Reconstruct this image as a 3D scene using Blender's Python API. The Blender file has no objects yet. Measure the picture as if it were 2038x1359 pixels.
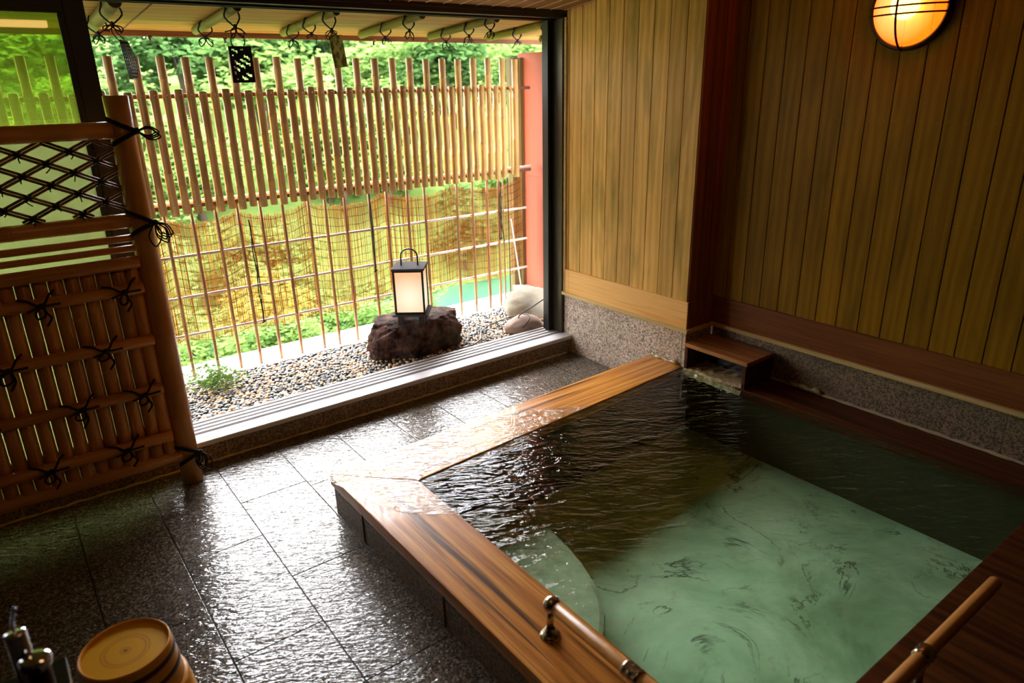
import bpy, bmesh, math, random
import numpy as np
from mathutils import Vector, Matrix, noise

# ------------------------------------------------------------------ camera, sky, exposure
PI = math.pi
scene = bpy.context.scene
COL = scene.collection
H = 1.7
YAW, PITCH, ROLL, FPX = math.radians(36.61), math.radians(20.05), math.radians(-1.28), 1389.6


def cam_axes():
    f = Vector((math.sin(YAW) * math.cos(PITCH), math.cos(YAW) * math.cos(PITCH), -math.sin(PITCH)))
    r = Vector((math.cos(YAW), -math.sin(YAW), 0))
    u = r.cross(f)
    return (math.cos(ROLL) * r + math.sin(ROLL) * u, -math.sin(ROLL) * r + math.cos(ROLL) * u, f)


cr, cu, cf = cam_axes()
cam_data = bpy.data.cameras.new('camera')
cam = bpy.data.objects.new('camera', cam_data)
COL.objects.link(cam)
cam_data.sensor_width = 36
cam_data.lens = FPX * 36 / 2038
cam_data.clip_start = 0.02
cam_data.clip_end = 400
cam_data.dof.use_dof = True
cam_data.dof.focus_distance = 3.3
cam_data.dof.aperture_fstop = 2.4
m3 = Matrix((cr, cu, -cf)).transposed()
cam.matrix_world = Matrix.Translation((0, 0, H)) @ m3.to_4x4()
scene.camera = cam

scene.view_settings.view_transform = 'Standard'
scene.view_settings.look = 'None'
scene.view_settings.gamma = 1
scene.view_settings.use_curve_mapping = False
scene.view_settings.exposure = 0.0
scene.cycles.use_denoising = True
scene.cycles.max_bounces = 10
scene.cycles.diffuse_bounces = 5
scene.cycles.glossy_bounces = 5
scene.cycles.transmission_bounces = 6
scene.cycles.transparent_max_bounces = 24
scene.cycles.sample_clamp_indirect = 8
scene.cycles.caustics_reflective = False
scene.cycles.caustics_refractive = False

world = bpy.data.worlds.new('overcast_sky')
scene.world = world
world.use_nodes = True
wn = world.node_tree.nodes
wt = world.node_tree
tcw = wn.new('ShaderNodeTexCoord')
dotw = wn.new('ShaderNodeVectorMath'); dotw.operation = 'DOT_PRODUCT'
nrmw = wn.new('ShaderNodeVectorMath'); nrmw.operation = 'NORMALIZE'
wt.links.new(tcw.outputs['Generated'], nrmw.inputs[0])
wt.links.new(nrmw.outputs[0], dotw.inputs[0])
GAZ, GEL = math.radians(16), math.radians(32)      # hazy sun behind the clouds, facing the window
dotw.inputs[1].default_value = (math.sin(GAZ) * math.cos(GEL), math.cos(GAZ) * math.cos(GEL), math.sin(GEL))
mxw = wn.new('ShaderNodeMath'); mxw.operation = 'MAXIMUM'; mxw.inputs[1].default_value = 0
wt.links.new(dotw.outputs['Value'], mxw.inputs[0])
pww = wn.new('ShaderNodeMath'); pww.operation = 'POWER'; pww.inputs[1].default_value = 14
wt.links.new(mxw.outputs[0], pww.inputs[0])
mlw = wn.new('ShaderNodeMath'); mlw.operation = 'MULTIPLY_ADD'
mlw.inputs[1].default_value = 95.0
mlw.inputs[2].default_value = 15.0
wt.links.new(pww.outputs[0], mlw.inputs[0])
wt.links.new(mlw.outputs[0], wn['Background'].inputs[1])
wn['Background'].inputs[0].default_value = (0.95, 0.96, 1.0, 1)

sd = bpy.data.lights.new('sun', 'SUN')
sd.energy = 10
sd.angle = math.radians(8)
sd.color = (1, 0.97, 0.85)
so = bpy.data.objects.new('sun', sd)
COL.objects.link(so)
so.rotation_euler = Vector((0.45, 0.55, -0.9)).to_track_quat('-Z', 'Y').to_euler()

pd = bpy.data.lights.new('window_portal', 'AREA')   # guides sampling of daylight through the opening, gives no light
pd.shape = 'RECTANGLE'
pd.size, pd.size_y = 3.6, 1.98
pd.cycles.is_portal = True
po = bpy.data.objects.new('window_portal', pd)
COL.objects.link(po)
po.location = (1.15, 3.62, 1.08)
po.rotation_euler = (-PI / 2, 0, 0)

# ------------------------------------------------------------------ node helpers
MATS = {}


class NT:
    def __init__(s, name):
        s.m = bpy.data.materials.new(name)
        s.m.use_nodes = True
        s.t = s.m.node_tree
        s.t.nodes.clear()
        s.out = s.n('ShaderNodeOutputMaterial')

    def n(s, typ, **kw):
        nd = s.t.nodes.new(typ)
        for k, v in kw.items():
            setattr(nd, k, v)
        return nd

    def l(s, a, b):
        s.t.links.new(a, b)

    def set(s, nd, **kw):
        for k, v in kw.items():
            key = k.replace('_', ' ')
            sock = nd.inputs[key]
            if hasattr(v, 'is_output') or isinstance(v, bpy.types.NodeSocket):
                s.l(v, sock)
            else:
                sock.default_value = v
        return nd

    def coord(s, kind='Object', scale=(1, 1, 1), rot=(0, 0, 0)):
        tc = s.n('ShaderNodeTexCoord')
        mp = s.n('ShaderNodeMapping')
        mp.inputs['Scale'].default_value = scale
        mp.inputs['Rotation'].default_value = rot
        s.l(tc.outputs[kind], mp.inputs[0])
        return mp.outputs[0]

    def aniso(s, rot, sx, sy):
        """object coordinates turned by rot, then stretched"""
        a = s.coord('Object', (1, 1, 1), (0, 0, rot))
        mp = s.n('ShaderNodeMapping')
        mp.inputs['Scale'].default_value = (sx, sy, 1)
        s.l(a, mp.inputs[0])
        return mp.outputs[0]

    def noise(s, vec, scale, detail=4, rough=0.55, dist=0.0):
        nd = s.n('ShaderNodeTexNoise')
        nd.inputs['Scale'].default_value = scale
        nd.inputs['Detail'].default_value = detail
        nd.inputs['Roughness'].default_value = rough
        nd.inputs['Distortion'].default_value = dist
        s.l(vec, nd.inputs['Vector'])
        return nd.outputs[0]

    def ramp(s, fac, stops, interp='LINEAR'):
        nd = s.n('ShaderNodeValToRGB')
        nd.color_ramp.interpolation = interp
        e = nd.color_ramp.elements
        while len(e) < len(stops):
            e.new(0.5)
        for i, (p, c) in enumerate(stops):
            e[i].position = p
            e[i].color = (c[0], c[1], c[2], 1) if hasattr(c, '__len__') else (c, c, c, 1)
        s.l(fac, nd.inputs[0])
        return nd.outputs[0]

    def mix(s, fac, a, b, mode='MIX'):
        nd = s.n('ShaderNodeMix', data_type='RGBA', blend_type=mode)
        for sock, v in ((nd.inputs[0], fac), (nd.inputs[6], a), (nd.inputs[7], b)):
            if isinstance(v, bpy.types.NodeSocket):
                s.l(v, sock)
            elif hasattr(v, '__len__'):
                sock.default_value = (*v[:3], 1)
            else:
                sock.default_value = v if sock.type == 'VALUE' else (v, v, v, 1)
        return nd.outputs[2]

    def math(s, op, a, b=0.0):
        nd = s.n('ShaderNodeMath', operation=op)
        for i, v in enumerate((a, b)):
            if isinstance(v, bpy.types.NodeSocket):
                s.l(v, nd.inputs[i])
            else:
                nd.inputs[i].default_value = v
        return nd.outputs[0]

    def bump(s, h, strength=0.3, dist=0.01, normal=None):
        nd = s.n('ShaderNodeBump')
        nd.inputs['Strength'].default_value = strength
        nd.inputs['Distance'].default_value = dist
        s.l(h, nd.inputs['Height'])
        if normal is not None:
            s.l(normal, nd.inputs['Normal'])
        return nd.outputs[0]

    def bsdf(s, color, rough=0.5, normal=None, **kw):
        b = s.n('ShaderNodeBsdfPrincipled')
        for key, v in (('Base Color', color), ('Roughness', rough)):
            if isinstance(v, bpy.types.NodeSocket):
                s.l(v, b.inputs[key])
            elif hasattr(v, '__len__'):
                b.inputs[key].default_value = (*v[:3], 1)
            else:
                b.inputs[key].default_value = v
        if normal is not None:
            s.l(normal, b.inputs['Normal'])
        for k, v in kw.items():
            sock = b.inputs[k.replace('_', ' ')]
            if isinstance(v, bpy.types.NodeSocket):
                s.l(v, sock)
            else:
                sock.default_value = v
        s.l(b.outputs[0], s.out.inputs[0])
        return b


def simple(name, col, rough=0.5, metal=0.0, bumps=0.0, var=0.15, scale=20, **kw):
    t = NT(name)
    v = t.coord()
    nz = t.noise(v, scale, 5)
    c = t.mix(nz, [x * (1 - var) for x in col], [min(1, x * (1 + var)) for x in col])
    nrm = t.bump(nz, bumps, 0.01) if bumps else None
    t.bsdf(c, rough, nrm, Metallic=metal, **kw)
    return t.m


def bamboo(name, c1, c2, axis='Z', rough=0.42, green=None):
    """tan cane with darker streaks along its length"""
    t = NT(name)
    sc = {'Z': (40, 40, 2.5), 'X': (2.5, 40, 40), 'Y': (40, 2.5, 40)}[axis]
    v = t.coord('Object', sc)
    st = t.noise(v, 1.0, 4, 0.6)
    v2 = t.coord('Object', (3, 3, 3))
    bl = t.noise(v2, 1.7, 3)
    info = t.n('ShaderNodeObjectInfo')
    c = t.mix(t.ramp(st, [(0.3, 0), (0.75, 1)]), c1, c2)
    c = t.mix(t.ramp(bl, [(0.45, 0.0), (0.8, 0.5)]), c, [x * 0.55 for x in c1])
    hs = t.n('ShaderNodeHueSaturation')
    t.l(c, hs.inputs['Color'])
    t.l(t.math('ADD', t.math('MULTIPLY', info.outputs['Random'], 0.3), 0.85), hs.inputs['Value'])
    t.bsdf(hs.outputs[0], rough, t.bump(st, 0.08, 0.003), Coat_Weight=0.15, Coat_Roughness=0.3)
    return t.m


def cedar(name, dark, light, axis='Y', board=0.108, origin=0.0, stain=0.5, green=(0.20, 0.17, 0.03), rough=0.5):
    """vertical cedar boards: each board its own tone, long grain, green-black water stains"""
    t = NT(name)
    tc = t.n('ShaderNodeTexCoord')
    sep = t.n('ShaderNodeSeparateXYZ')
    t.l(tc.outputs['Object'], sep.inputs[0])
    a = sep.outputs[axis]
    idx = t.math('FLOOR', t.math('DIVIDE', t.math('SUBTRACT', a, origin), board))
    wn_ = t.n('ShaderNodeTexWhiteNoise', noise_dimensions='1D')
    t.l(idx, wn_.inputs['W'])
    cmb = t.n('ShaderNodeCombineXYZ')
    t.l(t.math('MULTIPLY', a, 9.0), cmb.inputs['X'])
    t.l(t.math('MULTIPLY', sep.outputs['Z'], 0.9), cmb.inputs['Z'])
    t.l(t.math('MULTIPLY', wn_.outputs['Value'], 37.0), cmb.inputs['Y'])
    wv = t.n('ShaderNodeTexWave', wave_type='RINGS', rings_direction='Y')
    wv.inputs['Scale'].default_value = 0.8
    wv.inputs['Distortion'].default_value = 7
    wv.inputs['Detail'].default_value = 3
    wv.inputs['Detail Scale'].default_value = 1.2
    t.l(cmb.outputs[0], wv.inputs['Vector'])
    fine = t.noise(t.coord('Object', (120, 120, 3)), 1.0, 4, 0.6)
    g = t.mix(0.7, wv.outputs['Color'], fine)
    c = t.mix(t.ramp(g, [(0.2, 0), (0.8, 1)]), dark, light)
    hs = t.n('ShaderNodeHueSaturation')
    t.l(c, hs.inputs['Color'])
    t.l(t.math('ADD', t.math('MULTIPLY', wn_.outputs['Value'], 0.32), 0.82), hs.inputs['Value'])
    sv = t.n('ShaderNodeVectorMath', operation='ADD')
    t.l(t.coord('Object', (9, 9, 1.6)), sv.inputs[0])
    c3 = t.n('ShaderNodeCombineXYZ')
    t.l(t.math('MULTIPLY', wn_.outputs['Value'], 11.0), c3.inputs['X'])
    t.l(c3.outputs[0], sv.inputs[1])
    stn = t.noise(sv.outputs[0], 1.0, 5, 0.6, 0.5)
    c = t.mix(t.ramp(stn, [(0.46, 0.0), (0.72, stain)]), hs.outputs[0], green)
    t.bsdf(c, rough, t.bump(g, 0.12, 0.002), Specular_IOR_Level=0.12)
    return t.m


def wood(name, dark, mid, light, along='X', scale=1.0, rough=0.4, coat=0.0, crack=0.0, **kw):
    t = NT(name)
    k = {'X': (1.2, 14, 14), 'Y': (14, 1.2, 14), 'Z': (14, 14, 1.2)}[along]
    v = t.coord('Object', [x * scale for x in k])
    wv = t.n('ShaderNodeTexWave', wave_type='BANDS', bands_direction={'X': 'Y', 'Y': 'X', 'Z': 'X'}[along])
    wv.inputs['Scale'].default_value = 0.45
    wv.inputs['Distortion'].default_value = 9
    wv.inputs['Detail'].default_value = 4
    wv.inputs['Detail Scale'].default_value = 1.0
    t.l(v, wv.inputs['Vector'])
    k2 = {'X': (2.5, 90, 90), 'Y': (90, 2.5, 90), 'Z': (90, 90, 2.5)}[along]
    fine = t.noise(t.coord('Object', k2), 1.0, 5, 0.65)
    g = t.mix(0.82, wv.outputs['Color'], fine)
    c = t.ramp(g, [(0.22, dark), (0.5, mid), (0.78, light)])
    if crack:
        k3 = {'X': (0.9, 30, 30), 'Y': (30, 0.9, 30), 'Z': (30, 30, 0.9)}[along]
        cn = t.noise(t.coord('Object', k3), 1.0, 2, 0.4)
        c = t.mix(t.ramp(cn, [(0.585, 0.0), (0.66, crack)]), c, [x * 0.12 for x in dark])
    t.bsdf(c, rough, t.bump(g, 0.35, 0.003), Specular_IOR_Level=0.15, Coat_Weight=coat, Coat_Roughness=0.08, **kw)
    return t.m


def granite(name, cols, scale=170, rough=0.35, coat=0.0, blot=None, bright=1.0, **kw):
    cols = [tuple(min(0.95, x * bright) for x in c) for c in cols]
    t = NT(name)
    v = t.coord()
    vo = t.n('ShaderNodeTexVoronoi')
    vo.inputs['Scale'].default_value = scale
    t.l(v, vo.inputs['Vector'])
    wn_ = t.n('ShaderNodeTexWhiteNoise', noise_dimensions='3D')
    t.l(vo.outputs['Position'], wn_.inputs['Vector'])
    n = len(cols)
    c = t.ramp(wn_.outputs['Value'], [(i / n, cols[i]) for i in range(n)], 'CONSTANT')
    fn = t.noise(v, scale * 0.55, 4, 0.7)
    c = t.mix(0.3, c, t.ramp(fn, [(0.3, cols[0]), (0.65, cols[-1])]))
    big = t.noise(v, 4, 3)
    c = t.mix(t.ramp(big, [(0.4, 0), (0.75, 0.35)]), c, blot or [x * 0.5 for x in cols[1]])
    t.bsdf(c, rough, t.bump(fn, 0.1, 0.002), Coat_Weight=coat, Coat_Roughness=0.1, **kw)
    return t.m


def ripple_height(t, sc=1.0, rot=0.6):
    """streams of small ripples for running water"""
    a = t.noise(t.coord('Object', (1, 3.0, 1), (0, 0, rot)), 16 * sc, 3, 0.5, 0.8)
    b = t.noise(t.coord('Object', (1, 2.6, 1), (0, 0, rot + 0.25)), 52 * sc, 2, 0.5, 0.5)
    return t.math('ADD', t.math('MULTIPLY', a, 0.35), t.math('MULTIPLY', b, 0.65))


# ------------------------------------------------------------------ materials
M = MATS
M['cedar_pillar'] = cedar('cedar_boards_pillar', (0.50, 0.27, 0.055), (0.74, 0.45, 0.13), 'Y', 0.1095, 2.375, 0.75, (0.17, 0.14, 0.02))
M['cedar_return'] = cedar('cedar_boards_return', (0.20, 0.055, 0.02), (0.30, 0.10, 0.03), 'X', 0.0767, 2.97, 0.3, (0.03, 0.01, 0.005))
M['cedar_right'] = cedar('cedar_boards_right', (0.25, 0.115, 0.005), (0.39, 0.195, 0.010), 'Y', 0.1078, 0.893 - 0.1078 * 30, 0.6, (0.10, 0.06, 0.004))  # same cedar, base colour darkened to carry the dimmer light on this wall
M['groove'] = simple('dark_board_groove', (0.012, 0.006, 0.003), 0.9)
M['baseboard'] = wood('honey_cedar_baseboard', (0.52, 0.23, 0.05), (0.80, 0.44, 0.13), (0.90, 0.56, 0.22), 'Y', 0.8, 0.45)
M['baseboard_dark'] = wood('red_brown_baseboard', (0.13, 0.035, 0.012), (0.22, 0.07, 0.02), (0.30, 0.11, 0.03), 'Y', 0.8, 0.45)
M['ledge'] = wood('pale_yellow_ledge_wood', (0.45, 0.30, 0.10), (0.60, 0.43, 0.17), (0.72, 0.55, 0.27), 'Y', 1.0, 0.5)
M['granite_wall'] = granite('pink_grey_granite', [(0.05, 0.045, 0.04), (0.34, 0.25, 0.17), (0.50, 0.40, 0.30), (0.14, 0.12, 0.10), (0.45, 0.30, 0.22), (0.60, 0.52, 0.42)], 130, 0.4, bright=1.45)
M['granite_kerb'] = granite('brown_kerb_granite', [(0.03, 0.025, 0.02), (0.20, 0.14, 0.08), (0.32, 0.22, 0.13), (0.07, 0.05, 0.035), (0.26, 0.17, 0.10)], 140, 0.5, bright=1.1)
M['grout'] = simple('lime_grout', (0.42, 0.33, 0.20), 0.8, bumps=0.4, var=0.4)
M['dark_grout'] = simple('dark_grout', (0.035, 0.022, 0.014), 0.7)
M['black_metal'] = simple('black_painted_metal', (0.006, 0.006, 0.006), 0.45)
M['brown_metal'] = simple('brown_anodised_metal', (0.055, 0.045, 0.025), 0.38, metal=0.6)
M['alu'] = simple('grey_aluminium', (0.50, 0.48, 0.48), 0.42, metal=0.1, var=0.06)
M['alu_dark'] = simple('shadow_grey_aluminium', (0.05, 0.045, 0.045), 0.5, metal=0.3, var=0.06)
M['red_wall'] = simple('terracotta_painted_board', (0.37, 0.08, 0.038), 0.7, bumps=0.05, var=0.08, scale=3)
M['bamboo_fence'] = bamboo('dry_tan_bamboo', (0.46, 0.25, 0.065), (0.68, 0.43, 0.15), 'Z', 0.6)
M['bamboo_thin'] = bamboo('thin_brown_cane', (0.28, 0.12, 0.04), (0.50, 0.26, 0.09), 'Z')
M['bamboo_rail'] = bamboo('pale_cane_rail', (0.80, 0.68, 0.55), (0.92, 0.86, 0.76), 'X')
M['bamboo_screen_v'] = bamboo('orange_brown_bamboo', (0.52, 0.22, 0.045), (0.68, 0.32, 0.08), 'Z', 0.35)
M['bamboo_screen_h'] = bamboo('orange_brown_bamboo_rail', (0.52, 0.22, 0.045), (0.68, 0.31, 0.08), 'X', 0.35)
M['bamboo_lattice'] = bamboo('dark_red_split_bamboo', (0.16, 0.045, 0.015), (0.30, 0.09, 0.03), 'X', 0.4)
M['bamboo_green'] = bamboo('olive_green_bamboo', (0.11, 0.095, 0.002), (0.19, 0.16, 0.004), 'Y', 0.8)
M['rope'] = simple('black_hemp_rope', (0.008, 0.008, 0.007), 0.85, bumps=0.5, scale=300)
M['string'] = simple('dark_tying_string', (0.02, 0.018, 0.012), 0.9)
M['red_rail'] = simple('red_brown_batten', (0.17, 0.05, 0.025), 0.6)
M['nail'] = simple('nail_head', (0.75, 0.72, 0.62), 0.3, metal=0.7)
M['chrome'] = simple('chrome', (0.62, 0.64, 0.72), 0.07, metal=1.0, var=0.02)
M['steel'] = simple('brushed_brassy_steel', (0.50, 0.42, 0.30), 0.22, metal=1.0, var=0.05)
M['black_stone'] = simple('black_polished_counter', (0.006, 0.005, 0.004), 0.25)
M['iron'] = simple('dark_iron', (0.02, 0.014, 0.012), 0.4, metal=0.5)
M['lantern_roof'] = simple('grey_powder_coated_metal', (0.05, 0.045, 0.045), 0.85, Specular_IOR_Level=0.05)
M['concrete'] = simple('pale_concrete_ledge', (0.62, 0.60, 0.55), 0.9, bumps=0.2)
M['soil'] = simple('gravel_bed_soil', (0.06, 0.05, 0.04), 0.95, bumps=0.5)
M['cable'] = simple('black_cable', (0.01, 0.01, 0.012), 0.5)
M['boulder'] = simple('pale_river_boulder', (0.30, 0.26, 0.19), 0.85, bumps=0.6, var=0.35, scale=12)
M['boulder_pink'] = simple('pinkish_river_boulder', (0.36, 0.26, 0.20), 0.85, bumps=0.4, var=0.25, scale=12)
M['peb_dark'] = simple('slate_pebble', (0.026, 0.032, 0.036), 0.45, var=0.4, scale=60)
M['peb_tan'] = simple('tan_pebble', (0.60, 0.38, 0.20), 0.55, var=0.3, scale=60)
M['peb_cream'] = simple('cream_pebble', (0.76, 0.62, 0.42), 0.55, var=0.2, scale=60)
M['peb_grey'] = simple('grey_pebble', (0.15, 0.165, 0.17), 0.5, var=0.3, scale=60)
M['ceil'] = wood('brown_ceiling_boards', (0.16, 0.075, 0.018), (0.22, 0.11, 0.03), (0.30, 0.16, 0.05), 'Y', 0.6, 0.5)
M['ceil_line'] = simple('pale_ceiling_batten', (0.62, 0.42, 0.24), 0.5)
M['soffit'] = wood('yellowed_plywood_soffit', (0.20, 0.09, 0.018), (0.28, 0.145, 0.032), (0.34, 0.19, 0.05), 'X', 0.5, 0.6, crack=0.5)
M['fascia'] = wood('dark_brown_fascia', (0.06, 0.03, 0.015), (0.12, 0.055, 0.025), (0.18, 0.09, 0.04), 'X', 1, 0.7)
M['post_wood'] = wood('weathered_green_brown_post', (0.07, 0.055, 0.02), (0.14, 0.11, 0.045), (0.22, 0.17, 0.08), 'Z', 1, 0.7)
M['dark_plaster'] = simple('dark_plaster', (0.05, 0.035, 0.025), 0.9)
M['rim'] = wood('wet_orange_cypress', (0.16, 0.05, 0.008), (0.46, 0.17, 0.025), (0.70, 0.34, 0.07), 'Y', 1.0, 0.3, coat=0.35, crack=0.85)
M['rim_x'] = wood('wet_orange_cypress_cross', (0.20, 0.06, 0.008), (0.52, 0.20, 0.03), (0.74, 0.37, 0.08), 'X', 1.0, 0.3, coat=0.35, crack=0.85)
M['rim_shade'] = wood('shade_darkened_wet_cypress', (0.03, 0.008, 0.003), (0.075, 0.022, 0.006), (0.12, 0.04, 0.010), 'Y', 1.0, 0.4, coat=0.05, crack=0.5)  # wet rim cypress again, with the gloom of the near right corner put into its colour
M['spout_wood'] = wood('red_brown_box_lid', (0.10, 0.03, 0.01), (0.32, 0.12, 0.03), (0.50, 0.24, 0.07), 'Y', 1.3, 0.3, coat=0.3, crack=0.6)
M['log'] = simple('bleached_log', (0.62, 0.52, 0.40), 0.8, bumps=0.3)
M['bark'] = simple('bark', (0.09, 0.065, 0.04), 0.9, bumps=0.5)
M['river'] = simple('teal_river_water', (0.045, 0.12, 0.075), 0.15, var=0.3, scale=2)


def mat_floor():
    t = NT('wet_speckled_granite_tiles')
    v = t.coord()
    vo = t.n('ShaderNodeTexVoronoi')
    vo.inputs['Scale'].default_value = 150
    t.l(v, vo.inputs['Vector'])
    wn_ = t.n('ShaderNodeTexWhiteNoise', noise_dimensions='3D')
    t.l(vo.outputs['Position'], wn_.inputs['Vector'])
    c = t.ramp(wn_.outputs['Value'], [(0, (0.010, 0.007, 0.004)), (0.32, (0.075, 0.058, 0.038)), (0.6, (0.15, 0.12, 0.085)), (0.8, (0.03, 0.022, 0.015)), (0.9, (0.27, 0.225, 0.165))], 'CONSTANT')
    fn = t.noise(v, 90, 4, 0.7)
    c = t.mix(0.3, c, t.ramp(fn, [(0.3, (0.010, 0.007, 0.004)), (0.68, (0.17, 0.135, 0.095))]))
    # the film of running water lies in the middle of the floor, the strip by the sill is only damp
    sep = t.n('ShaderNodeSeparateXYZ')
    t.l(t.coord(), sep.inputs[0])
    h = t.noise(t.aniso(0.55, 1, 3.6), 17, 2, 0.45, 0.9)
    fine = t.noise(t.aniso(0.35, 1, 2.6), 46, 1, 0.5, 0.5)
    hh = t.math('ADD', h, t.math('MULTIPLY', fine, 0.22))
    cn = t.bump(hh, 0.75, 0.009)
    t.bsdf(c, 0.45, t.bump(fn, 0.15, 0.002), Specular_IOR_Level=0.05, Coat_Weight=1.0, Coat_Roughness=0.02, Coat_IOR=1.5, Coat_Normal=cn)
    return t.m


M['floor'] = mat_floor()


def schlick(t, f0, normal=None):
    """two-sided reflectance of a thin surface, the same from above and from below"""
    g = t.n('ShaderNodeNewGeometry')
    d = t.n('ShaderNodeVectorMath', operation='DOT_PRODUCT')
    t.l(g.outputs['Incoming'], d.inputs[0])
    t.l(normal if normal is not None else g.outputs['Normal'], d.inputs[1])
    c = t.math('SUBTRACT', 1.0, t.math('MINIMUM', t.math('ABSOLUTE', d.outputs['Value']), 1.0))
    return t.math('ADD', t.math('MULTIPLY', t.math('POWER', c, 5.0), 1.0 - f0), f0)


def mat_water(name, strength, dist, tint, sc=1.0, ior=1.36, big=1.0, small=0.3):
    t = NT(name)
    h1 = t.noise(t.aniso(0.5, 1.0, 2.8), 5.0 * sc, 3, 0.5, 0.9)
    h2 = t.noise(t.aniso(0.75, 1.0, 2.6), 15 * sc, 2, 0.5, 0.6)
    h = t.math('ADD', t.math('MULTIPLY', h1, big), t.math('MULTIPLY', h2, small))
    n = t.bump(h, strength, dist)
    fr = schlick(t, ((ior - 1) / (ior + 1)) ** 2, n)
    tr = t.n('ShaderNodeBsdfTransparent')
    tr.inputs[0].default_value = (*tint, 1)
    gl = t.n('ShaderNodeBsdfGlossy')
    gl.inputs['Roughness'].default_value = 0.02
    gl.inputs[0].default_value = (1, 1, 1, 1)
    t.l(n, gl.inputs['Normal'])
    mx = t.n('ShaderNodeMixShader')
    t.l(fr, mx.inputs[0])
    t.l(tr.outputs[0], mx.inputs[1])
    t.l(gl.outputs[0], mx.inputs[2])
    t.l(mx.outputs[0], t.out.inputs[0])
    return t.m


M['water'] = mat_water('clear_green_spring_water', 0.38, 0.045, (0.78, 0.90, 0.78), small=0.45)
M['film'] = mat_water('thin_running_water_film', 0.9, 0.026, (0.96, 0.93, 0.88), 2.4, 1.9, 0.8)


def mat_poolfloor():
    t = NT('teal_stone_slabs_with_dark_veins')
    v = t.coord()
    big = t.noise(v, 2.2, 5, 0.6, 0.4)
    c = t.ramp(big, [(0.3, (0.24, 0.38, 0.22)), (0.5, (0.50, 0.70, 0.48)), (0.68, (0.72, 0.92, 0.70))])
    vn = t.noise(t.coord('Object', (1, 1, 1)), 1.9, 6, 0.62, 1.1)
    crack = t.ramp(vn, [(0.485, 0.0), (0.5, 1.0), (0.515, 0.0)])
    msk = t.ramp(t.noise(v, 6, 3), [(0.42, 0.0), (0.62, 0.9)])
    c = t.mix(t.math('MULTIPLY', crack, msk), c, (0.03, 0.045, 0.02))
    sm = t.ramp(t.noise(v, 9, 5, 0.65), [(0.6, 0.0), (0.8, 0.5)])
    c = t.mix(sm, c, (0.11, 0.12, 0.05))
    t.bsdf(c, 0.6, t.bump(big, 0.2, 0.02))
    return t.m


M['pool_floor'] = mat_poolfloor()
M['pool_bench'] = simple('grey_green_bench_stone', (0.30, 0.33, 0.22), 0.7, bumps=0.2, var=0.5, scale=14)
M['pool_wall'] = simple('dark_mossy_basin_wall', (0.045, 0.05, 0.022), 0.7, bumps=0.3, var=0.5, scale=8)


def mat_crust():
    t = NT('mineral_crusted_stone')
    v = t.coord()
    n = t.noise(v, 45, 6, 0.7)
    c = t.ramp(n, [(0.3, (0.14, 0.08, 0.025)), (0.55, (0.55, 0.38, 0.15)), (0.75, (0.78, 0.66, 0.40))])
    t.bsdf(c, 0.45, t.bump(n, 0.8, 0.02), Coat_Weight=0.6, Coat_Roughness=0.1)
    return t.m


M['crust'] = mat_crust()


def mat_rock():
    t = NT('dark_red_volcanic_rock')
    v = t.coord()
    n = t.noise(v, 16, 8, 0.72)
    big = t.noise(v, 2.5, 3)
    c = t.ramp(n, [(0.38, (0.012, 0.007, 0.006)), (0.52, (0.10, 0.048, 0.034)), (0.66, (0.26, 0.15, 0.11))])
    c = t.mix(t.ramp(big, [(0.5, 0.0), (0.7, 0.6)]), c, (0.075, 0.08, 0.035))
    t.bsdf(c, 0.85, t.bump(n, 1.0, 0.05), Specular_IOR_Level=0.15)
    return t.m


M['rock'] = mat_rock()


def mat_leaf(name, c1, c2, trans=0.5):
    t = NT(name)
    info = t.n('ShaderNodeNewGeometry')
    v = t.coord()
    n = t.noise(v, 1.3, 4)
    c = t.mix(t.ramp(n, [(0.35, 0), (0.7, 1)]), c1, c2)
    c = t.mix(0.5, c, t.mix(info.outputs['Random Per Island'], c1, c2))
    d = t.n('ShaderNodeBsdfDiffuse')
    t.l(c, d.inputs[0])
    tl = t.n('ShaderNodeBsdfTranslucent')
    t.l(c, tl.inputs[0])
    mx = t.n('ShaderNodeMixShader')
    mx.inputs[0].default_value = trans
    t.l(d.outputs[0], mx.inputs[1])
    t.l(tl.outputs[0], mx.inputs[2])
    t.l(mx.outputs[0], t.out.inputs[0])
    return t.m


M['leaf_a'] = mat_leaf('forest_leaf', (0.025, 0.065, 0.018), (0.12, 0.23, 0.07))
M['leaf_b'] = mat_leaf('bright_leaf', (0.07, 0.15, 0.035), (0.26, 0.38, 0.11))
M['leaf_c'] = mat_leaf('yellow_leaf', (0.17, 0.20, 0.035), (0.42, 0.38, 0.10))
M['grass'] = mat_leaf('bank_grass', (0.07, 0.12, 0.03), (0.17, 0.23, 0.06), 0.2)


def mat_reed():
    t = NT('golden_reed')
    info = t.n('ShaderNodeNewGeometry')
    v = t.coord('Object', (4, 1, 5))
    n = t.noise(v, 1.0, 4)
    c = t.mix(info.outputs['Random Per Island'], (0.36, 0.15, 0.035), (0.55, 0.37, 0.12))
    c = t.mix(t.ramp(n, [(0.42, 0.0), (0.6, 0.9)]), c, (0.38, 0.13, 0.025))
    d = t.n('ShaderNodeBsdfDiffuse')
    t.l(c, d.inputs[0])
    tl = t.n('ShaderNodeBsdfTranslucent')
    t.l(c, tl.inputs[0])
    mx = t.n('ShaderNodeMixShader')
    mx.inputs[0].default_value = 0.45
    t.l(d.outputs[0], mx.inputs[1])
    t.l(tl.outputs[0], mx.inputs[2])
    t.l(mx.outputs[0], t.out.inputs[0])
    return t.m


M['reed'] = mat_reed()


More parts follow.
